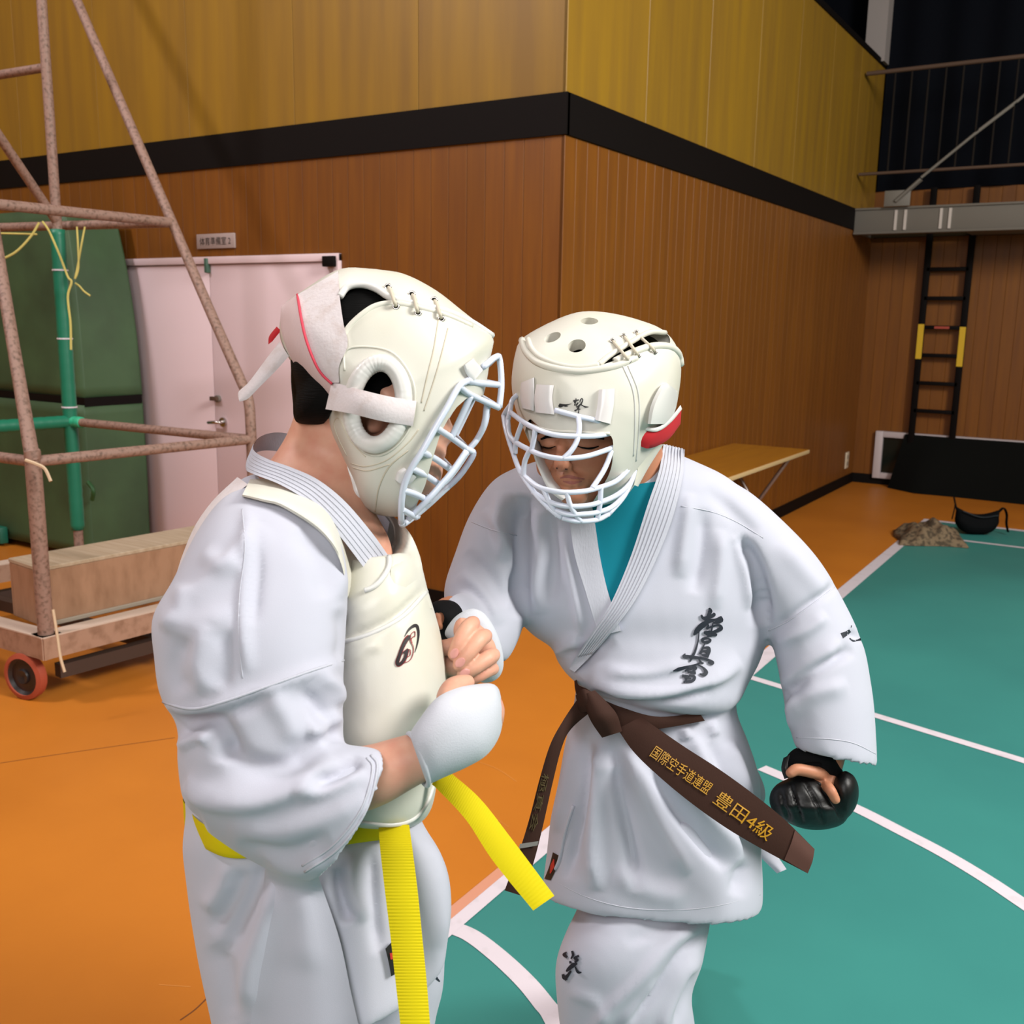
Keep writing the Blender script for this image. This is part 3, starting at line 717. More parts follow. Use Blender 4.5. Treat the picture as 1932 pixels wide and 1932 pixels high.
def evald(me, mods):
    ob = bpy.data.objects.new('tmp', me); COL.objects.link(ob); tmp = []
    for typ, kw in mods:
        md = ob.modifiers.new('m', typ)
        for k, v in kw.items(): setattr(md, k, v)
    dg = bpy.context.evaluated_depsgraph_get(); out = bpy.data.meshes.new_from_object(ob.evaluated_get(dg))
    bpy.data.objects.remove(ob)
    return out
def fuse(parts, voxel=0.006, smooth=6, name='m'):
    """one continuous skin round several closed shapes"""
    me = mesh_of(parts, name)
    mods = [('REMESH', dict(mode='VOXEL', voxel_size=voxel, adaptivity=0.0))]
    if smooth: mods.append(('SMOOTH', dict(factor=0.5, iterations=smooth)))
    return evald(me, mods)
def carve(me, cutters):
    tmp = []
    for c in cutters:
        cm = mesh_of(c) if not isinstance(c, bpy.types.Mesh) else c
        ob = bpy.data.objects.new('cut', cm); COL.objects.link(ob); tmp.append(ob)
    out = evald(me, [('BOOLEAN', dict(object=o, operation='DIFFERENCE', solver='EXACT')) for o in tmp])
    for o in tmp: bpy.data.objects.remove(o)
    return out
def vn(me):
    n = len(me.vertices); v = np.empty(n*3, np.float32); me.vertices.foreach_get('co', v); v = v.reshape(-1, 3).astype(float)
    nr = np.empty(n*3, np.float32); me.vertices.foreach_get('normal', nr); return v, nr.reshape(-1, 3).astype(float)
def setv(me, v):
    me.vertices.foreach_set('co', np.asarray(v, np.float32).ravel()); me.update()
def pixs(v):
    w = v-CAM; d = w@_f
    return 966+FPX*(w@_r)/d, 966-FPX*(w@_u)/d, d
def folds(me, lst, kw=1.0, ka=1.0):
    """lst: (pixel polyline, width left, width right, height m): raised (or sunk) soft lines on the side facing the viewer.
    Left/right of the walking direction may differ, which gives a steep and a gentle flank."""
    v, nr = vn(me); x, y, d = pixs(v); view = v-CAM; view /= np.linalg.norm(view, axis=1)[:, None]
    face = np.clip(-(view*nr).sum(1)*2.5+0.2, 0, 1)
    disp = np.zeros(len(v))
    for f in lst:
        pts, wl_, wr_, amp = f[:4]; wl_, wr_, amp = wl_*kw, wr_*kw, amp*ka
        p = catmull(pts, max(6, len(pts)*6)); m = 3*max(wl_, wr_)
        lo = p.min(0)-m; hi = p.max(0)+m
        idx = np.where((x > lo[0]) & (x < hi[0]) & (y > lo[1]) & (y < hi[1]) & (face > 0))[0]
        if len(f) > 4: idx = idx[(d[idx] < f[4])]
        if not len(idx): continue
        q = np.stack([x[idx], y[idx]], 1); best = np.full(len(idx), 1e9); sgn = np.ones(len(idx)); tt = np.zeros(len(idx))
        for i in range(len(p)-1):
            a = p[i]; e = p[i+1]-a; L2 = e@e+1e-9; u = np.clip(((q-a)@e)/L2, 0, 1)
            dd = q-(a+u[:, None]*e); ds = np.hypot(dd[:, 0], dd[:, 1]); k = ds < best
            best[k] = ds[k]; sgn[k] = np.sign(e[0]*dd[k, 1]-e[1]*dd[k, 0]); tt[k] = (i+u[k])/(len(p)-1)
        w = np.where(sgn > 0, wr_, wl_)
        taper = np.clip(np.minimum(tt, 1-tt)*5, 0, 1)**0.7
        disp[idx] += amp*np.exp(-(best/w)**2)*taper*face[idx]
    setv(me, v+nr*disp[:, None])
def wob(me, amp, scale, seed=0):
    v, nr = vn(me); rng = np.random.RandomState(seed); d = np.zeros(len(v))
    for k in range(7):
        w = rng.randn(3); w *= scale*(0.6+rng.rand()*1.4)/np.linalg.norm(w); d += np.sin(v@w+rng.rand()*6.3)/(1+0.3*k)
    setv(me, v+nr*(amp*d/3)[:, None])
def bvh_of(*mes):
    V = []; F = []
    for me in mes:
        o = len(V); V += [tuple(a.co) for a in me.vertices]; F += [tuple(i+o for i in p.vertices) for p in me.polygons]
    return BVHTree.FromPolygons(V, F)
def hit(b, px, py):
    r = ray(px, py); L = np.linalg.norm(r); h = b.ray_cast(Vector(CAM), Vector(r/L))
    if h[0] is None: return None
    return h[3]/L, np.array(h[1])
def surf_grid(b, A, B, nu, nv, off, smooth=3, edge_A=None):
    """grid of points on the surface seen between pixel lines A and B"""
    a = catmull(A, nu); c = catmull(B, nu); D = np.full((nu, nv), np.nan); PX = np.zeros((nu, nv, 2))
    for i in range(nu):
        for j in range(nv):
            t = j/(nv-1) if nv > 1 else 0.5; q = a[i]*(1-t)+c[i]*t; PX[i, j] = q; h = hit(b, *q)
            if h: D[i, j] = h[0]
    if np.isnan(D).any():
        idx = np.argwhere(~np.isnan(D))
        for i, j in np.argwhere(np.isnan(D)):
            k = idx[np.argmin((idx[:, 0]-i)**2+(idx[:, 1]-j)**2)]; D[i, j] = D[tuple(k)]
    for _ in range(smooth):
        E = np.pad(D, 1, 'edge'); D = 0.4*D+0.15*(E[:-2, 1:-1]+E[2:, 1:-1]+E[1:-1, :-2]+E[1:-1, 2:])
    return np.array([[P(PX[i, j, 0], PX[i, j, 1], D[i, j]-off) for j in range(nv)] for i in range(nu)])
def sheet_vf(G, thick):
    """thick sheet from a grid of points: front = G, back pushed away from the viewer"""
    nu, nv = G.shape[:2]; B = G+thick*np.array([[(g-CAM)/np.linalg.norm(g-CAM) for g in row] for row in G])
    V = list(G.reshape(-1, 3))+list(B.reshape(-1, 3)); n = nu*nv; F = []
    for i in range(nu-1):
        for j in range(nv-1):
            a, b_, c, d = i*nv+j, (i+1)*nv+j, (i+1)*nv+j+1, i*nv+j+1
            F.append((a, b_, c, d)); F.append((n+d, n+c, n+b_, n+a))
    rim = [i*nv for i in range(nu)]+[(nu-1)*nv+j for j in range(1, nv)]+[i*nv+nv-1 for i in range(nu-2, -1, -1)]+[j for j in range(nv-2, 0, -1)]
    for k in range(len(rim)):
        a = rim[k]; b_ = rim[(k+1) % len(rim)]; F.append((b_, a, n+a, n+b_))
    return V, F
def patch(name, b, A, B, m, parent, off=0.003, thick=0.006, nu=40, nv=8, smooth=3, bulge=0.0, rip=None, taper=0.0, lean=0.0):
    G = surf_grid(b, A, B, nu, nv, off, smooth)
    if bulge:
        for j in range(nv):
            t = j/(nv-1); k = bulge*(1-(2*t-1)**2)**0.5
            for i in range(nu): G[i, j] += k*(CAM-G[i, j])/np.linalg.norm(CAM-G[i, j])
    if rip:
        for i in range(nu):
            k = rip[0]*math.sin(i/nu*rip[1]*2*math.pi)
            for j in range(nv): G[i, j] += k*(CAM-G[i, j])/np.linalg.norm(CAM-G[i, j])
    if lean:                       # first long edge sinks into what lies under it
        for j in range(nv):
            k = lean*max(0, 1-1.6*j/(nv-1))
            for i in range(nu): G[i, j] -= k*(CAM-G[i, j])/np.linalg.norm(CAM-G[i, j])
    if taper:                      # let the far end sink into what lies under it
        for i in range(nu):
            k = taper*max(0, (i/(nu-1)-0.6)/0.4)
            for j in range(nv): G[i, j] -= k*(CAM-G[i, j])/np.linalg.norm(CAM-G[i, j])
    V, F = sheet_vf(G, thick)
    me = mesh_of((V, F), name)
    return mo(name, me, m, parent, auto=50)
def strokes(name, b, lst, m, parent, off=0.0015, thick=0.0015):
    """embroidered or printed brush strokes: (pixel polyline, [widths px])"""
    parts = []
    for pts, w in lst:
        n = max(4, len(pts)*4); p = catmull(pts, n); ww = np.interp(np.linspace(0, 1, n), np.linspace(0, 1, len(w)), w)/2
        t = np.gradient(p, axis=0); t /= np.linalg.norm(t, axis=1)[:, None]+1e-9; nn = np.stack([-t[:, 1], t[:, 0]], 1)
        G = np.zeros((n, 3, 3))
        last = None
        for i in range(n):
            for j, s in enumerate((-1, 0, 1)):
                q = p[i]+nn[i]*ww[i]*s; h = hit(b, *q)
                if h: last = h[0]
                elif last is None: last = 1.4
                G[i, j] = P(q[0], q[1], last-off)
        parts.append(sheet_vf(G, thick))
    return mo(name, mesh_of(parts, name), m, parent)
def tube_on(name, b, pts, r, m, parent, off=0.0, n=30, seg=6, lift=None):
    p = catmull(pts, n); W = []; last = None
    for q in p:
        h = hit(b, *q)
        W.append((q, h[0] if h else None))
    first = next((d for _, d in W if d), 1.4)
    W = np.array([P(q[0], q[1], d-off) for q, d in W if d])
    if len(W) < 3: return None
    for _ in range(2): W[1:-1] = 0.5*W[1:-1]+0.25*(W[:-2]+W[2:])
    V, F = tube_vf(W, r, seg); return mk(name, V, F, m, parent, smooth=True)
def pt(lst): return [P(*q) for q in lst]
def finger(lst, radii, n=16): return round_tube_vf(catmull(pt(lst), n), radii, 14)
# ================================================================ PERSON AT THE RIGHT (brown belt)
m_gi = mat('white_cotton_gi', '#b0b2bf', rough=0.85, spec=0.2, bump=(900, 0.12, 0.001), sheen=0.15)
m_gi2 = mat('white_cotton_band', '#b3b5c0', rough=0.85, spec=0.2, bump=((500, 500, 90), 0.3, 0.0015))
m_vinyl = mat('cream_vinyl', '#cbc9bf', rough=0.38, spec=0.45, noise=(9, '#c4c2b2', 0.45, 0.8), bump=(700, 0.06, 0.001))
m_vinyl2 = mat('white_vinyl', '#cdccc9', rough=0.35, spec=0.45)
m_cage = mat('white_plastic_cage', '#ccd2e2', rough=0.28, spec=0.5)
m_skin = mat('skin', '#b27a5e', rough=0.5, spec=0.35, sss=0.12, noise=(30, '#a86c52', 0.45, 0.75))
m_skin2 = mat('skin_pale', '#cd9a83', rough=0.5, spec=0.35, sss=0.12, noise=(40, '#c68a75', 0.45, 0.75))
m_nail = mat('finger_nail', '#d79a92', rough=0.25, spec=0.5)
m_lip = mat('lip', '#8e5248', rough=0.45)
m_hair = mat('black_hair', '#030303', rough=0.7, spec=0.1, bump=((40, 40, 900), 0.5, 0.002))
m_brown = mat('brown_belt', '#35211a', rough=0.8, spec=0.15, bump=((700, 700, 120), 0.2, 0.001))
m_gold = mat('gold_thread', '#b07f12', rough=0.5, spec=0.5)
m_teal = mat('teal_shirt', '#0b7486', rough=0.8, spec=0.15)
m_navy = mat('navy_embroidery', '#0b1524', rough=0.7)
m_glove = mat('black_leather_glove', '#0a0a0b', rough=0.45, spec=0.35, bump=(90, 0.2, 0.003))
m_neo = mat('black_neoprene', '#0b0b0d', rough=0.85, spec=0.15)
m_red = mat('red_felt', '#a8101c', rough=0.9)
m_lace = mat('cream_lace', '#bdb4a2', rough=0.8); m_clear = mat('cloudy_clip', '#d8d4d4', rough=0.25, spec=0.5)
m_label = mat('black_label', '#0c0b0c', rough=0.6); m_lred = mat('label_red_mark', '#b02a22', rough=0.6)
def ribbon_px(name, A, B, dA, dB, m, parent, thick=0.004, n=40, nv=5, cup=0.0):
    a = catmull([(*q, d) for q, d in zip(A, dA)], n); b = catmull([(*q, d) for q, d in zip(B, dB)], n)
    G = np.array([[P(*(a[i]*(1-t)+b[i]*t-np.array([0, 0, cup*(1-(2*t-1)**2)]))) for t in np.linspace(0, 1, nv)] for i in range(n)])
    return mo(name, mesh_of(sheet_vf(G, thick), name), m, parent, auto=50), G
def prism(poly, d0, d1, sm=True):
    p = np.asarray(poly, float)
    if sm: p = catmull(np.vstack([p[-1:], p, p[:2]]), (len(p)+2)*5)[5:-5]
    n = len(p); V = [P(x, y, d0) for x, y in p]+[P(x, y, d1) for x, y in p]
    return V, [tuple(range(n)), tuple(range(n, 2*n))[::-1]]+[(i, (i+1) % n, n+(i+1) % n, n+i) for i in range(n)]
def circ(cx, cy, rx, ry, rot=0, n=20):
    c, s = math.cos(rot), math.sin(rot)
    return [(cx+rx*math.cos(a)*c-ry*math.sin(a)*s, cy+rx*math.cos(a)*s+ry*math.sin(a)*c) for a in np.linspace(0, 2*math.pi, n, endpoint=False)]

RP = thing('person', 'person in white karate uniform with brown belt and caged helmet, face visible, leaning forward', 'person', P(1200, 2480, 1.7))
# ---- jacket
r_torso = loft_px([(1120, 850, 1270, 850, 1.60, .05), (1010, 872, 1310, 868, 1.61, .085), (950, 905, 1370, 900, 1.62, .11), (925, 950, 1420, 945, 1.63, .125), (915, 1010, 1470, 1010, 1.64, .135),
    (925, 1080, 1475, 1085, 1.64, .14), (965, 1150, 1458, 1155, 1.64, .145), (1005, 1195, 1446, 1210, 1.65, .15), (1042, 1222, 1432, 1250, 1.65, .155), (1052, 1245, 1412, 1285, 1.65, .16, 0, 15),
    (1070, 1268, 1394, 1312, 1.65, .16, 10, 36), (1100, 1285, 1370, 1325, 1.65, .13, 10, 40), (1150, 1300, 1320, 1330, 1.65, .07, 8, 30)], n=50)
r_skirt = [(1090, 1262, 1385, 1290, 1.67, .125), (1086, 1300, 1388, 1322, 1.67, .132), (1080, 1345, 1392, 1352, 1.67, .138), (1068, 1400, 1412, 1400, 1.67, .142, 0, 6), (1056, 1470, 1432, 1465, 1.66, .148, 0, 12),
    (1042, 1540, 1436, 1530, 1.66, .152, 0, 18), (1034, 1610, 1436, 1605, 1.66, .155, 4, 24), (1026, 1674, 1437, 1702, 1.66, .158, 6, 44)]
r_skirt = loft_px(pocket(r_skirt, 3, 0.93), n=60)
armL = [(1290, 930, 1350, 893, 1.62, .07), (1350, 1030, 1432, 942, 1.62, .085), (1408, 1120, 1530, 1040, 1.62, .09), (1446, 1190, 1594, 1140, 1.62, .088), (1462, 1238, 1628, 1215, 1.61, .085),
    (1473, 1290, 1642, 1285, 1.60, .082), (1482, 1345, 1651, 1352, 1.59, .08), (1499, 1406, 1656, 1438, 1.58, .076, 0, 4)]
armL = loft_px(pocket(armL, 3, 0.9), n=60)
armR = loft_px([(985, 878, 1060, 960, 1.63, .07), (930, 908, 1030, 1030, 1.62, .085), (886, 972, 1005, 1110, 1.61, .088), (858, 1045, 992, 1158, 1.59, .088), (838, 1112, 978, 1205, 1.56, .085), (845, 1165, 957, 1243, 1.53, .075), (870, 1200, 935, 1248, 1.50, .05)], n=40)
armR2 = loft_px([(900, 1120, 950, 1250, 1.54, .07), (870, 1118, 930, 1235, 1.49, .065), (850, 1125, 905, 1225, 1.45, .055), (842, 1132, 892, 1218, 1.435, .05)], n=14)
jk = fuse([r_torso, r_skirt, armL, armR, armR2], 0.0055, 7, 'jacket')
wob(jk, 0.0022, 22, 3)
folds(jk, [
    # armpit right sleeve (image left)
    ([(992, 935), (985, 1000), (984, 1080), (988, 1165)], 10, 16, -.016), ([(945, 925), (940, 1000), (950, 1060)], 14, 8, .008), ([(915, 960), (960, 1030), (975, 1090)], 10, 8, .006),
    ([(880, 1040), (930, 1090), (960, 1140)], 10, 14, -.006), ([(868, 1080), (910, 1120), (940, 1180)], 12, 10, .006), ([(1010, 960), (1020, 1030), (1010, 1100), (1015, 1160)], 14, 10, .007),
    ([(1035, 970), (1045, 1050), (1040, 1140)], 10, 14, -.006), ([(1060, 1000), (1075, 1080), (1090, 1150), (1100, 1200)], 10, 8, .006),
    # chest right
    ([(1300, 930), (1290, 1010), (1280, 1090)], 14, 10, .006), ([(1330, 960), (1325, 1040), (1310, 1120)], 10, 12, -.006), ([(1360, 1000), (1355, 1080), (1345, 1150)], 12, 10, .006),
    ([(1395, 1010), (1425, 1060), (1440, 1120), (1445, 1180)], 8, 16, -.014), ([(1385, 1010), (1405, 1080), (1415, 1150)], 10, 8, .007), ([(1330, 920), (1390, 970), (1430, 1010)], 10, 14, -.004),
    # blouson over the belt
    ([(1110, 1290), (1180, 1310), (1260, 1310), (1340, 1285), (1400, 1250)], 16, 9, .010), ([(1120, 1302), (1180, 1322), (1260, 1322), (1340, 1298)], 7, 8, -.010), ([(1090, 1270), (1120, 1230), (1150, 1200)], 10, 14, -.006),
    ([(1140, 1268), (1220, 1270), (1300, 1250)], 10, 10, .005), ([(1050, 1235), (1075, 1215), (1100, 1210)], 12, 10, .008), ([(1080, 1265), (1100, 1235), (1118, 1215)], 6, 8, -.010),
    # left sleeve
    ([(1455, 1195), (1500, 1160), (1550, 1125), (1580, 1100)], 8, 6, -.006), ([(1465, 1215), (1520, 1190), (1560, 1160)], 10, 10, .006), ([(1475, 1330), (1520, 1275), (1570, 1245), (1610, 1225)], 10, 8, -.010), ([(1476, 1300), (1530, 1260), (1590, 1215)], 14, 10, .008),
    ([(1480, 1350), (1530, 1310), (1600, 1290)], 10, 16, .006), ([(1600, 1190), (1630, 1206), (1640, 1215)], 5, 5, -.007), ([(1470, 1020), (1530, 1090), (1560, 1120)], 14, 14, .005), ([(1490, 1380), (1500, 1340), (1490, 1300)], 8, 8, .005),
    # skirt
    ([(1110, 1390), (1105, 1480), (1085, 1580), (1070, 1660)], 12, 8, -.010), ([(1130, 1400), (1125, 1500), (1120, 1600), (1125, 1680)], 10, 14, .010), ([(1150, 1400), (1170, 1500), (1190, 1600), (1200, 1680)], 12, 9, -.009),
    ([(1185, 1410), (1215, 1500), (1260, 1590), (1300, 1650)], 10, 14, .010), ([(1215, 1420), (1260, 1510), (1320, 1590), (1370, 1640)], 12, 8, -.010), ([(1260, 1440), (1330, 1530), (1390, 1600), (1400, 1640)], 12, 16, .011),
    ([(1340, 1400), (1370, 1470), (1390, 1530)], 10, 8, -.006), ([(1300, 1380), (1330, 1440), (1350, 1500)], 10, 12, .006), ([(1375, 1400), (1400, 1460), (1415, 1520)], 8, 10, .006), ([(1085, 1400), (1070, 1480), (1050, 1570)], 10, 10, .007),
    ([(1405, 1560), (1400, 1630), (1385, 1690)], 14, 10, -.008), ([(1235, 1370), (1245, 1400)], 8, 8, .006), ([(1290, 1370), (1296, 1395)], 8, 8, .006), ([(1340, 1362), (1348, 1390)], 8, 8, .006),
    ([(1160, 1640), (1230, 1680), (1300, 1690)], 16, 20, .006), ([(1120, 1420), (1140, 1450), (1165, 1440)], 10, 10, .004)], 1.25, 1.45)
jacket = mo('jacket', jk, m_gi, RP, smooth=True); jacket['label'] = 'white cotton karate jacket'
bj = bvh_of(jk)
# rear flap of the jacket swinging out at the right
fl, _ = ribbon_px('jacket_flap', [(1392, 1390), (1430, 1455), (1444, 1498), (1436, 1540), (1452, 1590), (1484, 1640)], [(1360, 1420), (1385, 1480), (1395, 1540), (1405, 1580), (1430, 1612), (1466, 1648)], [1.70, 1.69, 1.68, 1.67, 1.66, 1.65], [1.66, 1.64, 1.63, 1.63, 1.64, 1.645], m_gi, jacket, 0.006, nv=8, cup=0.008)
# shirt, lapels, seams
patch('t_shirt', bj, [(1085, 930), (1100, 985), (1120, 1060), (1146, 1145)], [(1262, 905), (1236, 980), (1205, 1060), (1160, 1145)], m_teal, RP, 0.004, 0.006, 40, 16, 6)
lapL = patch('lapel', bj, [(1060, 930), (1074, 985), (1085, 1050), (1106, 1120), (1130, 1200)], [(1112, 925), (1123, 990), (1132, 1050), (1148, 1120), (1172, 1190)], m_gi2, jacket, 0.009, 0.009, 40, 9, 6)
lapR = patch('lapel', bj, [(1252, 838), (1243, 890), (1222, 952), (1190, 1050), (1153, 1137), (1118, 1192), (1086, 1240), (1074, 1262)], [(1292, 848), (1288, 900), (1268, 980), (1236, 1060), (1200, 1130), (1160, 1185), (1120, 1232), (1084, 1268)], m_gi2, jacket, 0.014, 0.011, 60, 11, 6)
V = bvh_of(lapR.data, lapL.data, jk)
for k in range(1, 7):
    t = k/7; A = [(1252, 838), (1243, 890), (1222, 952), (1190, 1050), (1153, 1137), (1118, 1192), (1086, 1240)]; B = [(1292, 848), (1288, 900), (1268, 980), (1236, 1060), (1200, 1130), (1160, 1185), (1120, 1232)]
    tube_on('stitch_ridge', V, [tuple(np.array(a)*(1-t)+np.array(b)*t) for a, b in zip(A, B)], 0.0016, m_gi2, lapR, 0.0, 50, 6)
def seam(b, pts, par, r=0.0009, m=None, n=40): return tube_on('seam', b, pts, r, m or m_gi2, par, 0.0, n, 5)
seam(bj, [(1285, 955), (1340, 965), (1390, 985), (1440, 1015)], jacket); seam(bj, [(1450, 1190), (1490, 1170), (1540, 1135), (1585, 1100)], jacket, 0.0012); seam(bj, [(890, 985), (930, 1000), (975, 1010)], jacket)
seam(bj, [(1503, 1392), (1560, 1394), (1610, 1402), (1655, 1424)], jacket); seam(bj, [(1035, 1655), (1100, 1690), (1180, 1712), (1270, 1717), (1350, 1710), (1434, 1688)], jacket)
tube_on('side_vent_edge', bj, [(1082, 1520), (1066, 1570), (1056, 1620), (1048, 1640)], 0.003, m_gi2, jacket, 0.001, 20)
lb_ = patch('brand_tag', bj, [(1043, 1608), (1036, 1635), (1027, 1658)], [(1056, 1615), (1049, 1640), (1039, 1661)], m_label, jacket, 0.004, 0.002, 10, 4, 2)
strokes('brand_mark', bvh_of(lb_.data), [([(1045, 1621), (1042, 1634), (1038, 1648)], [2, 8, 2])], m_lred, jacket)
# chest calligraphy
kan = [([(1338, 1147), (1340, 1153), (1336, 1162), (1330, 1172)], [2, 6, 4, 2]), ([(1323, 1160), (1327, 1166), (1336, 1165), (1347, 1160), (1346, 1156)], [2, 4, 5, 5, 1]), ([(1360, 1165), (1350, 1169), (1338, 1172), (1325, 1180), (1315, 1190), (1309, 1198)], [3, 3, 5, 8, 7, 2]),
    ([(1358, 1163), (1360, 1170), (1352, 1174), (1345, 1175)], [4, 7, 4, 1]), ([(1345, 1175), (1344, 1182), (1342, 1192)], [1, 2, 2]), ([(1337, 1178), (1334, 1187)], [2, 4]), ([(1337, 1184), (1350, 1180), (1358, 1180), (1360, 1186), (1350, 1191), (1341, 1193)], [2, 2, 3, 6, 4, 2]),
    ([(1328, 1193), (1338, 1195), (1353, 1198)], [3, 8, 3]), ([(1334, 1201), (1342, 1199)], [1, 3]), ([(1334, 1203), (1326, 1206), (1327, 1211), (1337, 1211), (1340, 1207), (1333, 1203)], [3, 4, 3, 4, 3, 1]),
    ([(1331, 1212), (1326, 1222), (1321, 1234)], [1, 2, 4]), ([(1326, 1222), (1336, 1222), (1337, 1228), (1333, 1240)], [2, 4, 6, 5]), ([(1326, 1228), (1334, 1229)], [2, 4]), ([(1324, 1235), (1332, 1237)], [2, 4]),
    ([(1319, 1192), (1317, 1210), (1311, 1230), (1305, 1240), (1302, 1248)], [1, 1.5, 3, 4, 2]), ([(1293, 1233), (1290, 1238), (1296, 1239), (1310, 1240), (1330, 1243), (1344, 1249), (1343, 1252), (1336, 1250)], [1, 4, 5, 4, 3, 4, 4, 1]),
    ([(1318, 1243), (1323, 1250), (1328, 1251)], [1, 3, 1]), ([(1322, 1250), (1310, 1255), (1290, 1260), (1280, 1263), (1270, 1266)], [1.5, 2.5, 4, 5, 1]), ([(1314, 1253), (1326, 1259), (1332, 1268), (1328, 1273), (1320, 1271)], [1, 2, 6, 5, 1]),
    ([(1292, 1266), (1304, 1261), (1313, 1260), (1308, 1266), (1297, 1268)], [2, 4, 4, 2, 2]), ([(1302, 1270), (1313, 1269)], [2, 4]), ([(1287, 1275), (1298, 1276), (1296, 1280)], [4, 3, 3]), ([(1292, 1275), (1294, 1283), (1290, 1288)], [2, 3, 2]), ([(1300, 1274), (1310, 1277), (1307, 1284), (1294, 1286)], [2, 4, 4, 3]), ([(1294, 1280), (1304, 1280)], [2, 2])]
o = strokes('chest_embroidery', bj, [(p, [w*1.35+.4 for w in ws]) for p, ws in kan], m_navy, jacket, 0.0028, 0.002); o['label'] = 'navy brush-style calligraphy embroidered on the chest'
strokes('sleeve_embroidery', bj, [([(1589, 1199), (1597, 1195), (1604, 1190)], [11, 8, 6]), ([(1606, 1184), (1607, 1180)], [1, 2]), ([(1603, 1204), (1610, 1209), (1618, 1208), (1624, 1206)], [2, 3, 3, 5])], m_navy, jacket)
# ---- trousers
legF = [(1110, 1590, 1350, 1590, 1.68, .12), (1095, 1700, 1345, 1700, 1.66, .12), (1072, 1755, 1336, 1760, 1.63, .122), (1052, 1815, 1322, 1825, 1.62, .12), (1051, 1880, 1305, 1880, 1.62, .11), (1058, 1950, 1312, 1950, 1.63, .105),
    (1070, 2080, 1310, 2080, 1.66, .10), (1085, 2220, 1300, 2220, 1.70, .095), (1100, 2340, 1290, 2340, 1.73, .09)]
legB = [(1150, 1560, 1370, 1560, 1.76, .11), (1160, 1650, 1345, 1650, 1.90, .10), (1175, 1720, 1325, 1720, 2.05, .09), (1185, 1775, 1312, 1775, 2.22, .08), (1195, 1815, 1302, 1815, 2.36, .07)]
tr = fuse([loft_px(pocket(legF, 2, .84), n=60), loft_px(pocket(legB, 2, .78), n=40)], 0.007, 6, 'trousers')
wob(tr, 0.002, 18, 5)
folds(tr, [([(1330, 1735), (1270, 1770), (1210, 1840), (1150, 1900), (1110, 1960)], 18, 10, .010), ([(1335, 1760), (1290, 1800), (1240, 1870), (1190, 1932)], 8, 12, -.012), ([(1322, 1800), (1290, 1840), (1260, 1900), (1240, 1960)], 14, 10, .010), ([(1310, 1830), (1290, 1880), (1275, 1940)], 8, 10, -.008),
    ([(1340, 1740), (1260, 1750), (1180, 1780)], 10, 16, -.005), ([(1100, 1730), (1150, 1740), (1220, 1735)], 12, 14, .005), ([(1070, 1870), (1120, 1890), (1140, 1932)], 12, 12, .005), ([(1170, 1932), (1210, 1890), (1240, 1850)], 10, 8, .006)])
trousers = mo('trousers', tr, m_gi, RP, smooth=True); btr = bvh_of(tr)
knee = [([(1069, 1796), (1064, 1801), (1070, 1806)], [1, 5, 4]), ([(1079, 1794), (1081, 1802), (1077, 1809)], [3, 4, 2]), ([(1092, 1803), (1084, 1808), (1090, 1811), (1084, 1815)], [3, 4, 3, 4]), ([(1074, 1816), (1078, 1815)], [4, 3]), ([(1088, 1817), (1080, 1822), (1072, 1829), (1068, 1833)], [4, 7, 5, 2]),
    ([(1085, 1824), (1090, 1834), (1097, 1835)], [2, 4, 2]), ([(1077, 1832), (1072, 1839), (1064, 1848)], [3, 4, 7]), ([(1062, 1838), (1064, 1845), (1070, 1845)], [4, 5, 7])]
strokes('knee_embroidery', btr, [(p, [w*1.25 for w in ws]) for p, ws in knee], m_navy, trousers, 0.005, 0.003)
# ---- skin: head, neck, trunk, legs, feet in one body
hd_poly = [(1010, 700), (1060, 660), (1120, 650), (1180, 665), (1222, 710), (1230, 770), (1210, 830), (1175, 890), (1130, 940), (1085, 955), (1050, 930), (1022, 880), (1005, 820), (1000, 760)]
head = inflate(hd_poly, (1110, 790), 1.475, .105, .10, n=60, rings=14)
nose = round_tube_vf(catmull(pt([(1064, 822, 1.392), (1062, 845, 1.382), (1060, 864, 1.372), (1060, 876, 1.367)]), 14), [.008, .009, .0105, .0115], 14)
nos = [round_tube_vf(pt([(1072, 880, 1.380), (1068, 882, 1.376)]), [.007, .007], 10), round_tube_vf(pt([(1049, 878, 1.380), (1052, 880, 1.376)]), [.006, .006], 10)]
brow = [round_tube_vf(catmull(pt([(1082, 818, 1.386), (1108, 815, 1.388), (1138, 822, 1.400)]), 10), [.008, .009, .007], 10), round_tube_vf(catmull(pt([(1048, 817, 1.388), (1032, 818, 1.396), (1018, 826, 1.410)]), 10), [.007, .007, .006], 10)]
lids = [round_tube_vf(catmull(pt([(1088, 839, 1.392), (1108, 837, 1.392), (1128, 841, 1.400)]), 10), [.005, .0085, .005], 12), round_tube_vf(catmull(pt([(1024, 839, 1.408), (1036, 838, 1.398), (1048, 840, 1.393)]), 10), [.004, .0075, .005], 12)]
cheek = [round_tube_vf(pt([(1108, 872, 1.418), (1116, 880, 1.424)]), [.026, .024], 14), round_tube_vf(pt([(1036, 872, 1.428), (1034, 880, 1.432)]), [.02, .018], 14)]
lips_ = [round_tube_vf(catmull(pt([(1058, 901, 1.390), (1072, 898, 1.383), (1082, 899, 1.383), (1102, 903, 1.394)]), 12), [.004, .006, .006, .004], 10), round_tube_vf(catmull(pt([(1062, 909, 1.391), (1078, 911, 1.385), (1098, 908, 1.394)]), 12), [.004, .007, .004], 10)]
chin = round_tube_vf(pt([(1076, 930, 1.405), (1086, 933, 1.405)]), [.018, .018], 12)
muzzle = round_tube_vf(pt([(1070, 895, 1.41), (1088, 896, 1.412)]), [.024, .024], 14)
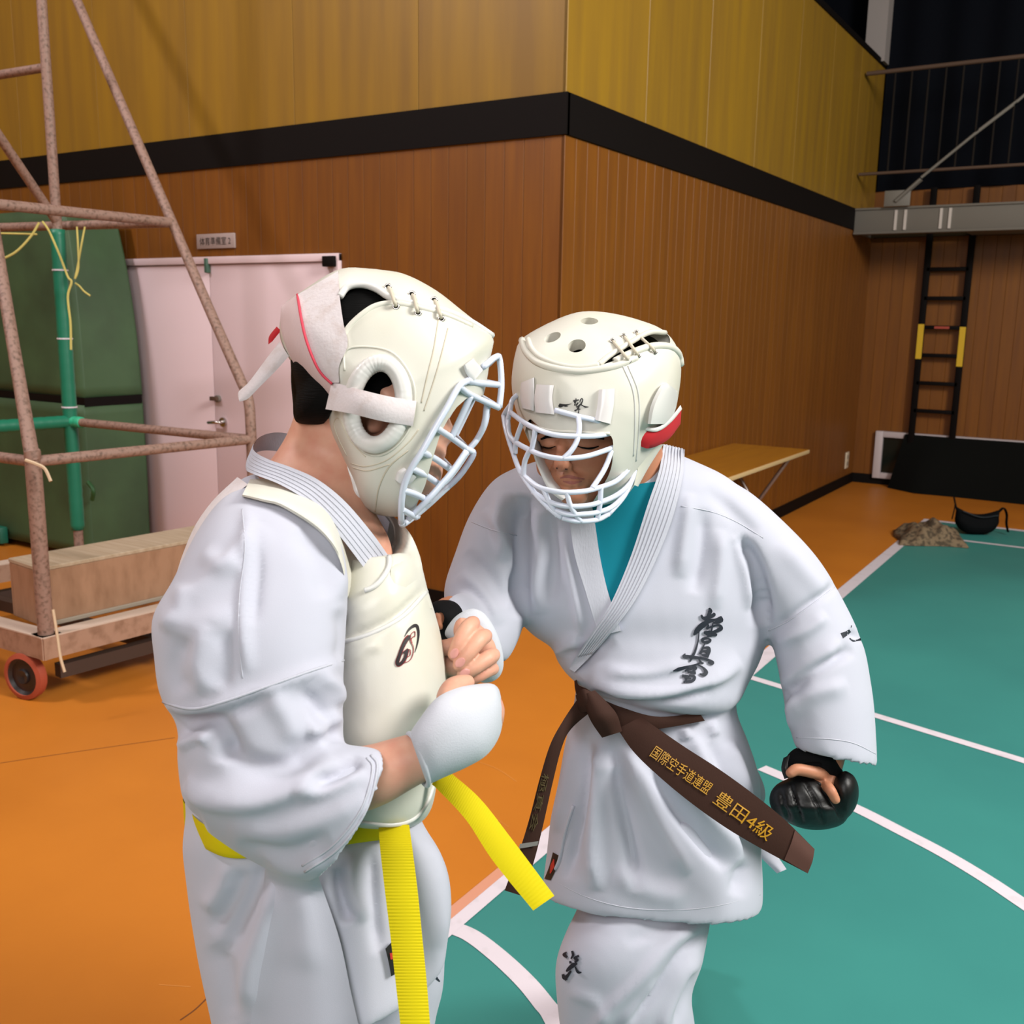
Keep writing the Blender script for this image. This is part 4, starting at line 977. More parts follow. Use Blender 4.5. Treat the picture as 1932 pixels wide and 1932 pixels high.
neck = loft_px([(1100, 800, 1240, 800, 1.53, .055), (1105, 860, 1250, 850, 1.55, .06), (1110, 930, 1256, 910, 1.57, .062), (1090, 990, 1275, 970, 1.60, .07)], n=20)
hn = fuse([head, nose, *nos, *brow, *lids, *cheek, *lips_, chin, muzzle, neck], 0.0030, 5, 'head')
def shrink(v, f): return v, f
trunk = loft_px([(1120, 900, 1270, 900, 1.62, .05), (1000, 930, 1370, 930, 1.63, .09), (985, 1050, 1420, 1050, 1.65, .10), (1030, 1180, 1410, 1180, 1.66, .10), (1100, 1290, 1370, 1300, 1.67, .10), (1100, 1420, 1380, 1420, 1.67, .11), (1120, 1550, 1380, 1550, 1.68, .11)], n=30)
lg1 = loft_px([(1140, 1500, 1330, 1500, 1.68, .09), (1120, 1700, 1310, 1700, 1.66, .085), (1095, 1810, 1260, 1815, 1.635, .075), (1110, 1950, 1260, 1950, 1.66, .06), (1130, 2150, 1270, 2150, 1.71, .055), (1155, 2350, 1245, 2350, 1.76, .04), (1155, 2440, 1250, 2440, 1.77, .04)], n=30)
fa = on_z(1200, 2480); fdir = -_f*np.array([1, 1, 0]); fdir /= np.linalg.norm(fdir)
def foot(ank, d, s=1.0):
    a = np.array([ank[0], ank[1], 0.0]); d = np.asarray(d); sd = np.array([-d[1], d[0], 0])
    ps = [round_tube_vf([a-d*.04+np.array([0, 0, .035]), a+d*.05+np.array([0, 0, .042]), a+d*.14+np.array([0, 0, .028])], [.034, .036, .026], 14)]
    for k, (o_, L) in enumerate(((-.032, .205), (-.014, .21), (.002, .20), (.017, .19), (.031, .175))):
        ps.append(round_tube_vf([a+d*.12+sd*o_+np.array([0, 0, .022]), a+d*L+sd*o_*1.15+np.array([0, 0, .013])], [.017, .0115 if k else .014], 10))
    ps.append(round_tube_vf([a+np.array([0, 0, .05]), a-d*.005+np.array([0, 0, .16])], [.034, .034], 14))
    return ps
lkf = P(1202, 2430, 1.77)
ft1 = foot(lkf, fdir)
bk = on_z(1268, 1852); bdir = (fdir+np.array(_r0)*0.5); bdir /= np.linalg.norm(bdir)
bkc = bk-bdir*0.02
bd2 = -np.array(_r0)*0.8+fdir*0.6; bd2 /= np.linalg.norm(bd2)
ft2 = foot(bkc+bd2*0.03, bd2)
lg2 = loft_px([(1170, 1520, 1350, 1520, 1.76, .085), (1185, 1650, 1325, 1650, 1.92, .075), (1200, 1760, 1300, 1760, 2.2, .06), (1215, 1815, 1296, 1815, 2.36, .045)], n=24)
lg2b = round_tube_vf([P(1256, 1815, 2.36), bkc+np.array([0, 0, .1])], [.045, .036], 12)
heel = round_tube_vf([bkc+np.array([0, 0, .03])-bd2*0.02, bkc+np.array([0, 0, .09])-bd2*0.01], [.03, .03], 12)
armb = [round_tube_vf(catmull(pt([(1330, 970, 1.65), (1490, 1120, 1.635), (1550, 1250, 1.61), (1575, 1350, 1.59), (1562, 1412, 1.58), (1550, 1460, 1.575)]), 20), [.04, .038, .036, .034, .03, .028], 14),
    round_tube_vf(catmull(pt([(1020, 970, 1.65), (945, 1080, 1.63), (915, 1175, 1.57), (870, 1170, 1.47), (848, 1165, 1.43)]), 20), [.04, .038, .034, .024, .019], 14)]
low = fuse([trunk, lg1, *ft1, lg2, lg2b, *ft2, heel, *armb], 0.0055, 3, 'low')
# left hand in the glove: curled fingers, thumb
hL = [round_tube_vf(catmull(pt([(1548, 1440, 1.575), (1540, 1475, 1.565), (1530, 1500, 1.56)]), 8), [.027, .036, .034], 14)]
for k, (x0, y0, x1, y1, x2, y2, dd) in enumerate(((1495, 1470, 1472, 1500, 1500, 1530, 1.53), (1512, 1480, 1492, 1518, 1520, 1540, 1.525), (1534, 1485, 1518, 1525, 1545, 1545, 1.525), (1556, 1485, 1548, 1525, 1570, 1542, 1.53))):
    hL.append(finger([(x0+6, y0, dd+.03), (x1+8, y1, dd+.014), (x2, y2, dd+.03)], [.0100, .0092, .0085]))
hL.append(finger([(1560, 1462, 1.56), (1540, 1458, 1.528), (1505, 1452, 1.520), (1492, 1458, 1.518)], [.012, .0100, .0092, .008]))
hL.append(finger([(1556, 1480, 1.54), (1566, 1490, 1.515), (1576, 1508, 1.512)], [.0095, .0085, .0075]))
handL = fuse(hL, 0.0022, 2, 'hand')
hR = [round_tube_vf(catmull(pt([(868, 1170, 1.47), (850, 1165, 1.44), (840, 1165, 1.43)]), 8), [.026, .032, .028], 14)]
for dy in (-14, -5, 4, 12): hR.append(finger([(850, 1166+dy, 1.43), (832, 1164+dy, 1.43), (822, 1172+dy, 1.44)], [.0095, .009, .008]))
hR.append(finger([(848, 1172, 1.40), (834, 1163, 1.385), (829, 1176, 1.380)], [.011, .0105, .0095]))
handR = fuse(hR, 0.0022, 2, 'hand')
def join(mes, name):
    parts = []
    for me in mes:
        parts.append(([tuple(v.co) for v in me.vertices], [tuple(p.vertices) for p in me.polygons]))
    V, F = merge(parts); me = bpy.data.meshes.new(name); me.from_pydata(V, [], F); return me
body = mo('body', join([hn, low, handL, handR], 'body'), m_skin, RP, smooth=True); body['label'] = 'skin of face, neck, hands and feet'
bf = bvh_of(hn)
strokes('lips', bf, [([(1057, 902), (1071, 899), (1082, 901), (1103, 904)], [2, 6, 6, 2]), ([(1062, 908), (1079, 911), (1098, 908)], [2, 6, 2])], m_lip, body, 0.0012, 0.001)
for e_ in (([(1088, 841), (1100, 845), (1115, 846), (1130, 842)], [1.5, 3, 4, 2]), ([(1021, 842), (1035, 846), (1048, 842)], [2, 3, 1.5])): strokes('eyelash', bf, [e_], m_hair, body, 0.002, 0.002)
for e_ in (([(1082, 826), (1108, 822), (1140, 828)], [3, 8, 4]), ([(1052, 825), (1036, 823), (1020, 829)], [3, 7, 3])): strokes('eyebrow', bf, [e_], m_hair, body, 0.002, 0.002)
strokes('nostrils', bf, [([(1066, 885), (1071, 886)], [3, 3]), ([(1049, 883), (1052, 884)], [3, 3])], mat('nostril_dark', '#3a1c14'), body, 0.0012, 0.001)
hair = mo('hair', fuse([inflate([(1012, 690), (1060, 645), (1125, 632), (1190, 645), (1238, 690), (1248, 750), (1225, 790), (1130, 800), (1030, 790), (1005, 740)], (1125, 720), 1.49, .112, .12, n=48)], 0.006, 2), m_hair, RP, smooth=True)
# ---- helmet
shell_poly = [(984, 640), (1030, 612), (1075, 593), (1112, 587), (1160, 592), (1210, 605), (1250, 622), (1276, 652), (1285, 690), (1281, 740), (1268, 795), (1240, 845), (1210, 895), (1178, 938), (1125, 955), (1072, 948), (1036, 905), (1006, 850), (984, 800), (970, 762), (965, 715), (971, 672)]
sh_o = inflate(shell_poly, (1122, 765), 1.475, .140, .135, n=96, rings=22, pw=2.25)
face_cut = prism([(998, 792), (1018, 804), (1060, 814), (1110, 818), (1152, 822), (1156, 860), (1150, 892), (1132, 925), (1110, 960), (1090, 985), (1040, 985), (1020, 930), (1004, 870), (990, 830)], 1.2, 1.47)
inner = inflate([(c[0]+(1122-c[0])*.11, c[1]+(775-c[1])*.11) for c in shell_poly], (1122, 770), 1.475, .118, .115, n=72, rings=16, pw=2.2)
gap_cut = prism([(1132, 688), (1150, 672), (1185, 650), (1225, 628), (1258, 630), (1262, 650), (1228, 652), (1190, 665), (1160, 680)], 1.25, 1.47)
bh0 = bvh_of(mesh_of(sh_o)); holes = []
for hx_, hy_, hr_ in ((1042, 636, .0125), (1088, 652, .0125), (1112, 605, .0125)):
    h_ = hit(bh0, hx_, hy_); c_ = P(hx_, hy_, h_[0]); n_ = h_[1]/np.linalg.norm(h_[1])
    holes.append(tube_vf([c_+n_*.02, c_-n_*.045], hr_, 24))
hm = carve(mesh_of(sh_o, 'helmet'), [inner, face_cut, gap_cut, *holes])
helmet = mo('helmet', hm, m_vinyl, RP, auto=42); helmet['label'] = 'cream padded helmet with white face cage'
bh = bvh_of(mesh_of(sh_o))
tube_on('crown_seam', bh, [(985, 642), (992, 662), (1012, 682), (1045, 695), (1090, 701), (1130, 697), (1165, 690), (1200, 675)], 0.0055, m_vinyl, helmet, -0.001, 50, 8)
tube_on('crown_seam', bh, [(996, 640), (1003, 658), (1020, 674), (1050, 687), (1090, 693), (1130, 688)], 0.004, m_vinyl, helmet, 0.0, 50, 8)
tube_on('crown_edge', bh, [(1130, 688), (1150, 671), (1185, 649), (1225, 627), (1258, 628)], 0.004, m_vinyl, helmet, 0.0, 40, 8)
tube_on('side_edge', bh, [(1160, 682), (1190, 667), (1228, 654), (1262, 654), (1280, 668), (1285, 690)], 0.0055, m_vinyl, helmet, -0.001, 40, 8)
seam(bh, [(1175, 690), (1195, 740), (1198, 800), (1195, 860)], helmet, 0.0013, m_vinyl2); seam(bh, [(1185, 690), (1204, 740), (1206, 800), (1200, 870)], helmet, 0.0013, m_vinyl2)
seam(bh, [(995, 800), (1040, 812), (1100, 816), (1150, 818)], helmet, 0.0025, m_vinyl)
for (ax, ay), (bx_, by_) in (((1156, 643), (1186, 681)), ((1177, 634), (1204, 671)), ((1201, 628), (1235, 664))):
    da = (hit(bh, ax, ay) or (1.40,))[0]-.004; db = (hit(bh, bx_, by_) or (1.38,))[0]-.004
    tube('lace', pt([(ax, ay, da+.004), (ax+5, ay+6, da-.003), (bx_-5, by_-8, db-.003), (bx_, by_, db+.004)]), 0.0022, m_lace, helmet, 8, n=14)
    for x, y, d in ((ax, ay, da), (bx_, by_, db)):
        V_, F_ = tube_vf([P(x+4.0*math.cos(a), y+4.0*math.sin(a), d+.001) for a in np.linspace(0, 2*math.pi, 17)], 0.0012, 6, False); mk('eyelet', V_, F_, m_chrome, helmet, smooth=True)
# calligraphy on the brow
def sc(lst, ox, oy, k): return [([(ox+x*k, oy+y*k) for x, y in p], [w*k for w in ws]) for p, ws in lst]
ich = [([(275, 850), (330, 870), (420, 860), (520, 850), (640, 830), (730, 800)], [110, 150, 90, 50, 25, 6]), ([(480, 890), (560, 890), (610, 895)], [50, 40, 8]), ([(905, 600), (900, 680), (880, 760), (850, 870)], [20, 50, 40, 50]), ([(815, 680), (850, 740), (840, 780)], [60, 50, 20]), ([(820, 690), (930, 680), (1000, 660)], [40, 30, 50]), ([(985, 760), (930, 830), (900, 890)], [40, 60, 30]),
    ([(1040, 760), (1060, 670), (1110, 615), (1150, 660), (1110, 770), (1040, 850), (950, 900)], [25, 35, 30, 35, 45, 50, 20]), ([(1130, 760), (1090, 830), (1160, 880), (1240, 920), (1360, 920)], [30, 40, 35, 60, 12]), ([(900, 920), (980, 920), (1040, 880)], [30, 50, 30]), ([(930, 980), (1000, 960)], [30, 30]), ([(850, 1070), (940, 1020), (1070, 1000)], [60, 35, 25]), ([(1010, 900), (1010, 1000), (1000, 1080), (985, 1160)], [40, 30, 30, 50])]
o = strokes('brow_lettering', bh, sc(ich, 1040, 720, 100/1932), m_label, helmet, 0.0012, 0.001)
# clear clips with straps
for A, B in (([(983, 722), (981, 745), (985, 770)], [(1008, 712), (1008, 740), (1007, 775)]), ([(1012, 725), (1008, 750), (1010, 778)], [(1045, 727), (1042, 752), (1046, 782)]), ([(1130, 735), (1127, 765), (1122, 792)], [(1160, 733), (1158, 765), (1152, 800)])):
    patch('cage_clip', bh, A, B, m_clear, helmet, 0.005, 0.005, 14, 7, 2, bulge=0.004)
# ear side roll, red-edged strap
patch('ear_pad', bh, [(1222, 800), (1228, 765), (1245, 730), (1258, 722)], [(1262, 800), (1272, 780), (1278, 755), (1278, 738)], m_vinyl2, helmet, 0.012, 0.012, 20, 8, 3, bulge=0.010)
rb, _ = ribbon_px('red_strap', [(1205, 808), (1240, 812), (1265, 795), (1286, 770)], [(1200, 838), (1225, 846), (1260, 830), (1284, 800)], [1.375, 1.385, 1.42, 1.47], [1.38, 1.39, 1.425, 1.475], m_red, helmet, 0.008, 24, 5, 0.004)
ribbon_px('strap_edge', [(1208, 803), (1240, 806), (1265, 788), (1284, 764)], [(1205, 810), (1240, 814), (1266, 797), (1287, 772)], [1.372, 1.382, 1.416, 1.466], [1.372, 1.382, 1.416, 1.466], m_vinyl2, helmet, 0.012, 24, 4, 0.002)
ribbon_px('chin_strap', [(1210, 845), (1204, 880), (1196, 915)], [(1252, 838), (1225, 880), (1204, 918)], [1.40, 1.41, 1.41], [1.45, 1.44, 1.43], m_vinyl, helmet, 0.008, 16, 6, 0.004)
# face cage
def cd(x, y): return 1.312+0.105*((x-1075)/125)**2+0.022*max(0, (y-900)/90)**2+0.02*max(0, (830-y)/60)**2
cagebars = [[(1047, 774), (1092, 786), (1123, 793), (1153, 805), (1179, 815), (1193, 826)], [(976, 745), (966, 756), (962, 777), (958, 793)], [(963, 778), (990, 798), (1018, 812), (1050, 821), (1092, 823), (1130, 822), (1167, 816), (1193, 826)],
    [(958, 793), (964, 826), (999, 849), (1032, 861), (1064, 865), (1106, 861), (1144, 849), (1174, 837), (1193, 827)], [(950, 784), (955, 812), (967, 851), (983, 893), (1013, 935), (1041, 963), (1060, 977)],
    [(983, 893), (1013, 917), (1041, 926), (1069, 929), (1102, 927), (1130, 920), (1158, 910), (1176, 896), (1197, 872)], [(1005, 928), (1037, 947), (1069, 955), (1106, 954), (1134, 947), (1165, 933), (1190, 910), (1198, 886)],
    [(1032, 957), (1069, 970), (1102, 970), (1130, 966), (1155, 956), (1179, 933)], [(1060, 977), (1088, 983), (1125, 981), (1148, 970)], [(1193, 826), (1199, 844), (1198, 886), (1179, 933), (1148, 970)],
    [(1091, 785), (1093, 806), (1089, 830), (1078, 850), (1062, 866)], [(1010, 809), (1007, 830), (1002, 852)], [(1155, 847), (1141, 884), (1117, 922)], [(1069, 929), (1078, 958), (1096, 984)], [(1134, 919), (1132, 950), (1127, 982)], [(1179, 836), (1181, 860), (1179, 896)],
    [(985, 797), (974, 830), (972, 856)], [(999, 849), (990, 872), (988, 898)], [(1024, 920), (1036, 946), (1052, 974)], [(950, 784), (955, 775), (966, 760)]]
cg = []
for br in cagebars:
    V_, F_ = tube_vf(catmull([P(x, y, cd(x, y)) for x, y in br], 26), 0.0037, 8); cg.append((V_, F_))
back = [[(985, 800), (1000, 860), (1012, 900), (1040, 940)], [(1010, 905), (1030, 890)]]
ribbon_px('cheek_pad', [(996, 812), (1004, 850), (1016, 885), (1036, 925), (1060, 945)], [(1012, 812), (1022, 850), (1034, 882), (1052, 912), (1072, 935)], [1.40, 1.395, 1.39, 1.385, 1.385], [1.42, 1.415, 1.41, 1.40, 1.395], m_vinyl2, helmet, 0.02, 24, 6, 0.008)
cage = mo('face_cage', mesh_of(cg), m_cage, helmet, smooth=True); cage['label'] = 'white plastic face cage'
# ---- belt
ribbon_px('belt_band', [(1086, 1262), (1090, 1290), (1108, 1300), (1135, 1318), (1175, 1335), (1240, 1352), (1320, 1345)], [(1083, 1275), (1086, 1305), (1100, 1335), (1130, 1360), (1172, 1372), (1235, 1376), (1330, 1360)], [1.60, 1.54, 1.515, 1.505, 1.50, 1.505, 1.53], [1.60, 1.54, 1.515, 1.505, 1.50, 1.505, 1.53], m_brown, RP, 0.012, 40, 5, 0.002)
belt = RP
kn, _ = ribbon_px('belt_knot', [(1098, 1312), (1108, 1345), (1118, 1366), (1136, 1392)], [(1122, 1302), (1150, 1330), (1165, 1350), (1174, 1380)], [1.488, 1.475, 1.472, 1.484], [1.488, 1.475, 1.472, 1.484], m_brown, RP, 0.016, 20, 8, 0.012)
ribbon_px('knot_wrap', [(1086, 1312), (1100, 1300), (1118, 1306)], [(1092, 1345), (1112, 1342), (1132, 1336)], [1.495, 1.482, 1.484], [1.495, 1.480, 1.482], m_brown, kn, 0.012, 14, 6, 0.006)
t1, G1 = ribbon_px('belt_tail', [(1210, 1352), (1232, 1368), (1290, 1408), (1355, 1450), (1420, 1497), (1480, 1546), (1537, 1602)], [(1165, 1375), (1195, 1418), (1240, 1462), (1300, 1512), (1370, 1562), (1445, 1606), (1524, 1648)], [1.50, 1.485, 1.47, 1.46, 1.45, 1.45, 1.45], [1.495, 1.48, 1.465, 1.455, 1.445, 1.445, 1.445], m_brown, RP, 0.005, 50, 6, 0.003)
t2, G2 = ribbon_px('belt_tail', [(1090, 1318), (1062, 1360), (1038, 1405), (1018, 1470), (1000, 1540), (981, 1602), (952, 1680)], [(1118, 1340), (1078, 1375), (1060, 1410), (1042, 1480), (1024, 1560), (1006, 1630), (984, 1690)], [1.50, 1.48, 1.47, 1.47, 1.47, 1.47, 1.47], [1.50, 1.485, 1.475, 1.475, 1.475, 1.475, 1.475], m_brown, RP, 0.005, 50, 6, 0.003)
ribbon_px('end_seam', [(1500, 1566), (1493, 1590), (1480, 1622)], [(1537, 1602), (1533, 1625), (1524, 1648)], [1.448, 1.443, 1.443], [1.447, 1.442, 1.442], mat('belt_end_brown', '#492a20', rough=0.8), t1, 0.003, 10, 4)
ribbon_px('silver_bar', [(981, 1592), (995, 1590), (1016, 1587)], [(979, 1601), (993, 1599), (1014, 1595)], [1.466]*3, [1.466]*3, mat('silver_thread', '#7d7a76', rough=0.5), t2, 0.002, 8, 3)
# gold lettering laid along the tail
def text_on(name, body, A, B, off, m, parent, bt, hfrac):
    """text running from pixel A to pixel B, raised on the ribbon surface"""
    tm = text_mesh(body); vs = np.array([v.co for v in tm.vertices]); mn, mx = vs.min(0), vs.max(0); A = np.array(A, float); B = np.array(B, float)
    e = B-A; L = np.linalg.norm(e); e /= L; nn = np.array([-e[1], e[0]]); h = hfrac
    last = 1.45
    for v, c in zip(tm.vertices, vs):
        u = (c[0]-mn[0])/(mx[0]-mn[0]); w = (c[1]-(mn[1]+mx[1])/2)/(mx[1]-mn[1])
        q = A+e*L*u-nn*h*w; hh = hit(bt, *q)
        if hh: last = hh[0]
        v.co = P(q[0], q[1], last-off)
    o = mo(name, tm, m, parent); md = o.modifiers.new('thick', 'SOLIDIFY'); md.thickness = 0.0012; md.offset = 0
    return o
bt1 = bvh_of(t1.data); bt2 = bvh_of(t2.data)
text_on('gold_lettering', '国際空手道連盟', (1232, 1416), (1340, 1490), 0.0012, m_gold, t1, bt1, 25)
text_on('gold_lettering', '豊田4級', (1352, 1502), (1455, 1576), 0.0012, m_gold, t1, bt1, 30)
text_on('gold_lettering', '極真会', (1030, 1460), (1004, 1568), 0.0012, mat('dull_gold_thread', '#4a3c1c', rough=0.7), t2, bt2, 14)
# ---- gloves
gm = fuse([inflate([(1480, 1440), (1495, 1415), (1530, 1405), (1565, 1412), (1585, 1440), (1590, 1470), (1560, 1470), (1520, 1455), (1495, 1462)], (1540, 1440), 1.57, .042, .045, n=48)], 0.003, 2)
gm = carve(gm, [prism([(1488, 1452), (1515, 1440), (1545, 1438), (1549, 1446), (1530, 1456), (1500, 1464)], 1.3, 1.535)])
glove = mo('glove', gm, m_neo, RP, auto=60); glove['label'] = 'black open-finger padded glove on the lowered fist'
pad = [inflate([(1452, 1500), (1465, 1480), (1490, 1468), (1520, 1462), (1550, 1470), (1590, 1500), (1602, 1530), (1590, 1555), (1550, 1566), (1510, 1562), (1475, 1545), (1455, 1525)], (1525, 1515), 1.555, .05, .035, n=48),
    inflate([(1570, 1478), (1590, 1455), (1608, 1460), (1620, 1485), (1616, 1520), (1595, 1545), (1578, 1520)], (1597, 1498), 1.55, .035, .03, n=36)]
pm = fuse(pad, 0.0028, 3); folds(pm, [([(1490, 1475), (1500, 1510), (1515, 1555)], 4, 4, -.005), ([(1515, 1470), (1535, 1505), (1555, 1555)], 4, 4, -.005), ([(1545, 1480), (1570, 1510), (1590, 1550)], 4, 4, -.006), ([(1470, 1490), (1480, 1520), (1490, 1548)], 4, 4, -.004), ([(1460, 1515), (1520, 1522), (1590, 1530)], 6, 10, .004)])
pm = carve(pm, [prism([(1530, 1459), (1548, 1460), (1572, 1480), (1584, 1500), (1580, 1508), (1570, 1496), (1545, 1482)], 1.3, 1.528)])
mo('knuckle_pad', pm, m_glove, glove, auto=60)
ribbon_px('wrist_strap', [(1478, 1430), (1474, 1450), (1480, 1470)], [(1490, 1424), (1486, 1446), (1492, 1466)], [1.54, 1.53, 1.53], [1.535, 1.525, 1.525], m_glove, glove, 0.006, 10, 4, 0.003)
gm2 = fuse([inflate([(808, 1150), (822, 1134), (850, 1132), (868, 1142), (878, 1162), (872, 1185), (850, 1205), (832, 1208), (815, 1190)], (843, 1168), 1.425, .056, .05, n=44)], 0.003, 2)
gm2 = carve(gm2, [prism(circ(829, 1168, 9, 13, .2), 1.2, 1.41, False)])
g2 = mo('glove', gm2, m_neo, RP, auto=60); g2['label'] = 'black glove with thumb hole, behind the white mitts'
# ================================================================ PERSON AT THE LEFT (yellow belt, chest protector)
m_velcro = mat('fuzzy_white_loop', '#c8c0c2', rough=0.95, spec=0.1, noise=(60, '#bdb0ae', 0.5, 0.75), bump=(300, 0.25, 0.002), sheen=0.3)
m_band = mat('pinkish_elastic', '#c4aeae', rough=0.9, spec=0.1, bump=((700, 90, 90), 0.4, 0.002))
m_pipe2 = mat('pink_piping', '#c2354a', rough=0.7)
m_yellow = mat('yellow_belt', '#c9b806', rough=0.75, spec=0.2)
m_mitt = mat('white_mitt_cloth', '#babdc6', rough=0.9, spec=0.15, bump=(600, 0.25, 0.0015), sheen=0.2)
m_logo = mat('logo_black', '#1c1518', rough=0.5); m_logor = mat('logo_red', '#8c1220', rough=0.5)
LP_ = thing('person', 'person in white karate uniform with yellow belt, chest protector and caged helmet, side view', 'person', P(600, 2950, 1.25))
# ---- jacket
torso = loft_px([(500, 890, 590, 915, 1.25, .06), (455, 905, 630, 955, 1.25, .09), (405, 950, 680, 1015, 1.25, .105), (370, 1010, 735, 1075, 1.25, .115), (345, 1090, 768, 1120, 1.25, .125), (338, 1180, 785, 1200, 1.25, .125), (340, 1300, 795, 1300, 1.25, .125), (346, 1420, 795, 1420, 1.25, .125), (350, 1520, 790, 1520, 1.25, .122), (352, 1570, 780, 1570, 1.25, .12)], n=50)
skirt = [(354, 1500, 785, 1500, 1.25, .118), (350, 1545, 792, 1545, 1.25, .12), (345, 1600, 822, 1600, 1.25, .128), (352, 1660, 842, 1650, 1.25, .132), (362, 1730, 849, 1705, 1.25, .135, 0, 10), (378, 1820, 846, 1750, 1.25, .137, 0, 30), (396, 1900, 842, 1785, 1.25, .138, 0, 50), (415, 1985, 838, 1806, 1.25, .14, 0, 70)]
skirt = loft_px(pocket(skirt, 3, 0.93), n=60)
uarm = loft_px([(470, 905, 590, 935, 1.18, .05), (415, 945, 625, 965, 1.15, .07), (368, 1010, 645, 1030, 1.12, .08), (325, 1095, 655, 1110, 1.10, .085), (288, 1165, 652, 1190, 1.085, .088), (292, 1240, 648, 1262, 1.075, .088), (302, 1312, 648, 1340, 1.07, .086), (332, 1372, 650, 1420, 1.065, .083), (334, 1440, 640, 1480, 1.06, .08), (352, 1520, 600, 1560, 1.06, .07), (420, 1570, 560, 1600, 1.055, .04)], n=60)
farm = [(338, 1432, 392, 1570, 1.065, .06), (420, 1400, 452, 1612, 1.055, .075), (530, 1392, 510, 1645, 1.045, .072), (630, 1402, 555, 1660, 1.035, .066), (680, 1406, 572, 1664, 1.03, .062, 20, 4), (712, 1412, 582, 1664, 1.028, .06, 38, 8)]
farm = loft_px(pocket(farm, 3, 0.9), n=54)
fsl = loft_px([(640, 960, 720, 1000, 1.36, .06), (640, 1080, 770, 1090, 1.40, .075), (650, 1200, 790, 1200, 1.42, .075), (690, 1290, 800, 1300, 1.42, .06)], n=24)
lj = fuse([torso, skirt, uarm, farm, fsl], 0.0048, 7, 'jacket')
wob(lj, 0.0016, 24, 8)
folds(lj, [
    ([(462, 950), (470, 1040), (462, 1120), (460, 1200), (468, 1270)], 10, 8, .006), ([(478, 980), (484, 1080), (476, 1180)], 9, 12, -.005), ([(380, 1040), (420, 1070), (455, 1060)], 14, 12, .005), ([(330, 1140), (390, 1100), (450, 1040), (490, 985)], 12, 18, .006),
    ([(300, 1170), (360, 1180), (440, 1160)], 16, 14, .004), ([(350, 1200), (330, 1260), (345, 1310)], 14, 12, -.006), ([(390, 1180), (375, 1250), (390, 1310)], 14, 12, .006), ([(425, 1190), (430, 1250), (415, 1300)], 10, 12, -.005),
    ([(300, 1328), (360, 1345), (420, 1330), (500, 1300), (580, 1272), (650, 1250)], 10, 8, .006), ([(305, 1345), (360, 1362), (430, 1345), (520, 1310)], 8, 10, -.007),
    ([(330, 1395), (370, 1365), (410, 1370), (430, 1400), (420, 1440)], 12, 16, -.014), ([(335, 1410), (370, 1388), (395, 1395)], 8, 8, .010), ([(345, 1480), (400, 1510), (480, 1515), (560, 1490), (640, 1440)], 20, 12, .012), ([(420, 1400), (470, 1440), (540, 1445), (600, 1400)], 14, 18, -.010),
    ([(560, 1300), (600, 1330), (625, 1370), (640, 1400)], 10, 14, -.010), ([(575, 1380), (610, 1375), (645, 1350)], 12, 8, .010), ([(600, 1270), (635, 1300), (645, 1330)], 10, 10, .008), ([(500, 1300), (540, 1350), (560, 1400)], 14, 16, .006), ([(640, 1150), (650, 1200), (640, 1250)], 8, 10, -.006),
    ([(590, 1480), (640, 1460), (680, 1432)], 8, 10, -.012, 1.1), ([(560, 1500), (620, 1490), (690, 1455)], 10, 10, .008), ([(430, 1560), (520, 1570), (620, 1540), (690, 1500)], 14, 16, .006), ([(450, 1590), (540, 1610), (620, 1580)], 12, 14, -.006), ([(480, 1620), (560, 1640), (610, 1620)], 10, 10, .005),
    ([(590, 985), (625, 1030), (640, 1080), (645, 1130)], 12, 8, .006), ([(560, 1000), (600, 1060), (615, 1130)], 12, 14, -.004), ([(350, 1100), (340, 1150), (310, 1190)], 10, 14, .005),
    # skirt
    ([(500, 1620), (480, 1680), (450, 1740), (430, 1800)], 16, 12, -.010), ([(520, 1650), (500, 1740), (470, 1830), (450, 1930)], 18, 14, .010), ([(440, 1620), (420, 1680), (390, 1720)], 12, 14, .007), ([(460, 1640), (440, 1690), (400, 1760)], 8, 10, -.007), ([(410, 1780), (430, 1850), (450, 1932)], 16, 16, -.008), ([(560, 1670), (570, 1740), (580, 1830)], 16, 20, .006),
    ([(630, 1640), (645, 1700), (660, 1740)], 8, 8, -.010), ([(660, 1610), (665, 1680), (690, 1740)], 10, 10, .008), ([(700, 1600), (705, 1700), (715, 1800)], 8, 10, -.008), ([(800, 1580), (825, 1640), (835, 1720), (825, 1790)], 14, 10, .006)], 1.45, 1.0)
ljacket = mo('jacket', lj, m_gi, LP_, smooth=True); ljacket['label'] = 'white cotton karate jacket with wide sleeves'
bl = bvh_of(lj)
seam(bl, [(300, 1322), (360, 1338), (420, 1325), (500, 1297), (580, 1268), (648, 1246)], ljacket, 0.0016); seam(bl, [(457, 960), (462, 1040), (452, 1120), (450, 1200), (458, 1280)], ljacket, 0.0006)
seam(bl, [(700, 1425), (712, 1450), (690, 1530), (640, 1600), (575, 1645)], ljacket, 0.0016); seam(bl, [(692, 1430), (703, 1452), (682, 1525), (632, 1592), (570, 1634)], ljacket, 0.0013)
flp = patch('jacket_flap', bl, [(500, 1640), (490, 1740), (480, 1850), (470, 1975)], [(600, 1652), (640, 1770), (664, 1880), (690, 1990)], m_gi, ljacket, 0.010, 0.008, 40, 12, 4, lean=0.013)
tag2 = patch('brand_tag', bl, [(727, 1790), (733, 1815), (738, 1842)], [(741, 1775), (744, 1805), (746, 1838)], m_label, ljacket, 0.006, 0.003, 10, 4, 2)
strokes('brand_mark', bvh_of(tag2.data), [([(738, 1798), (740, 1810)], [5, 6])], m_lred, ljacket)
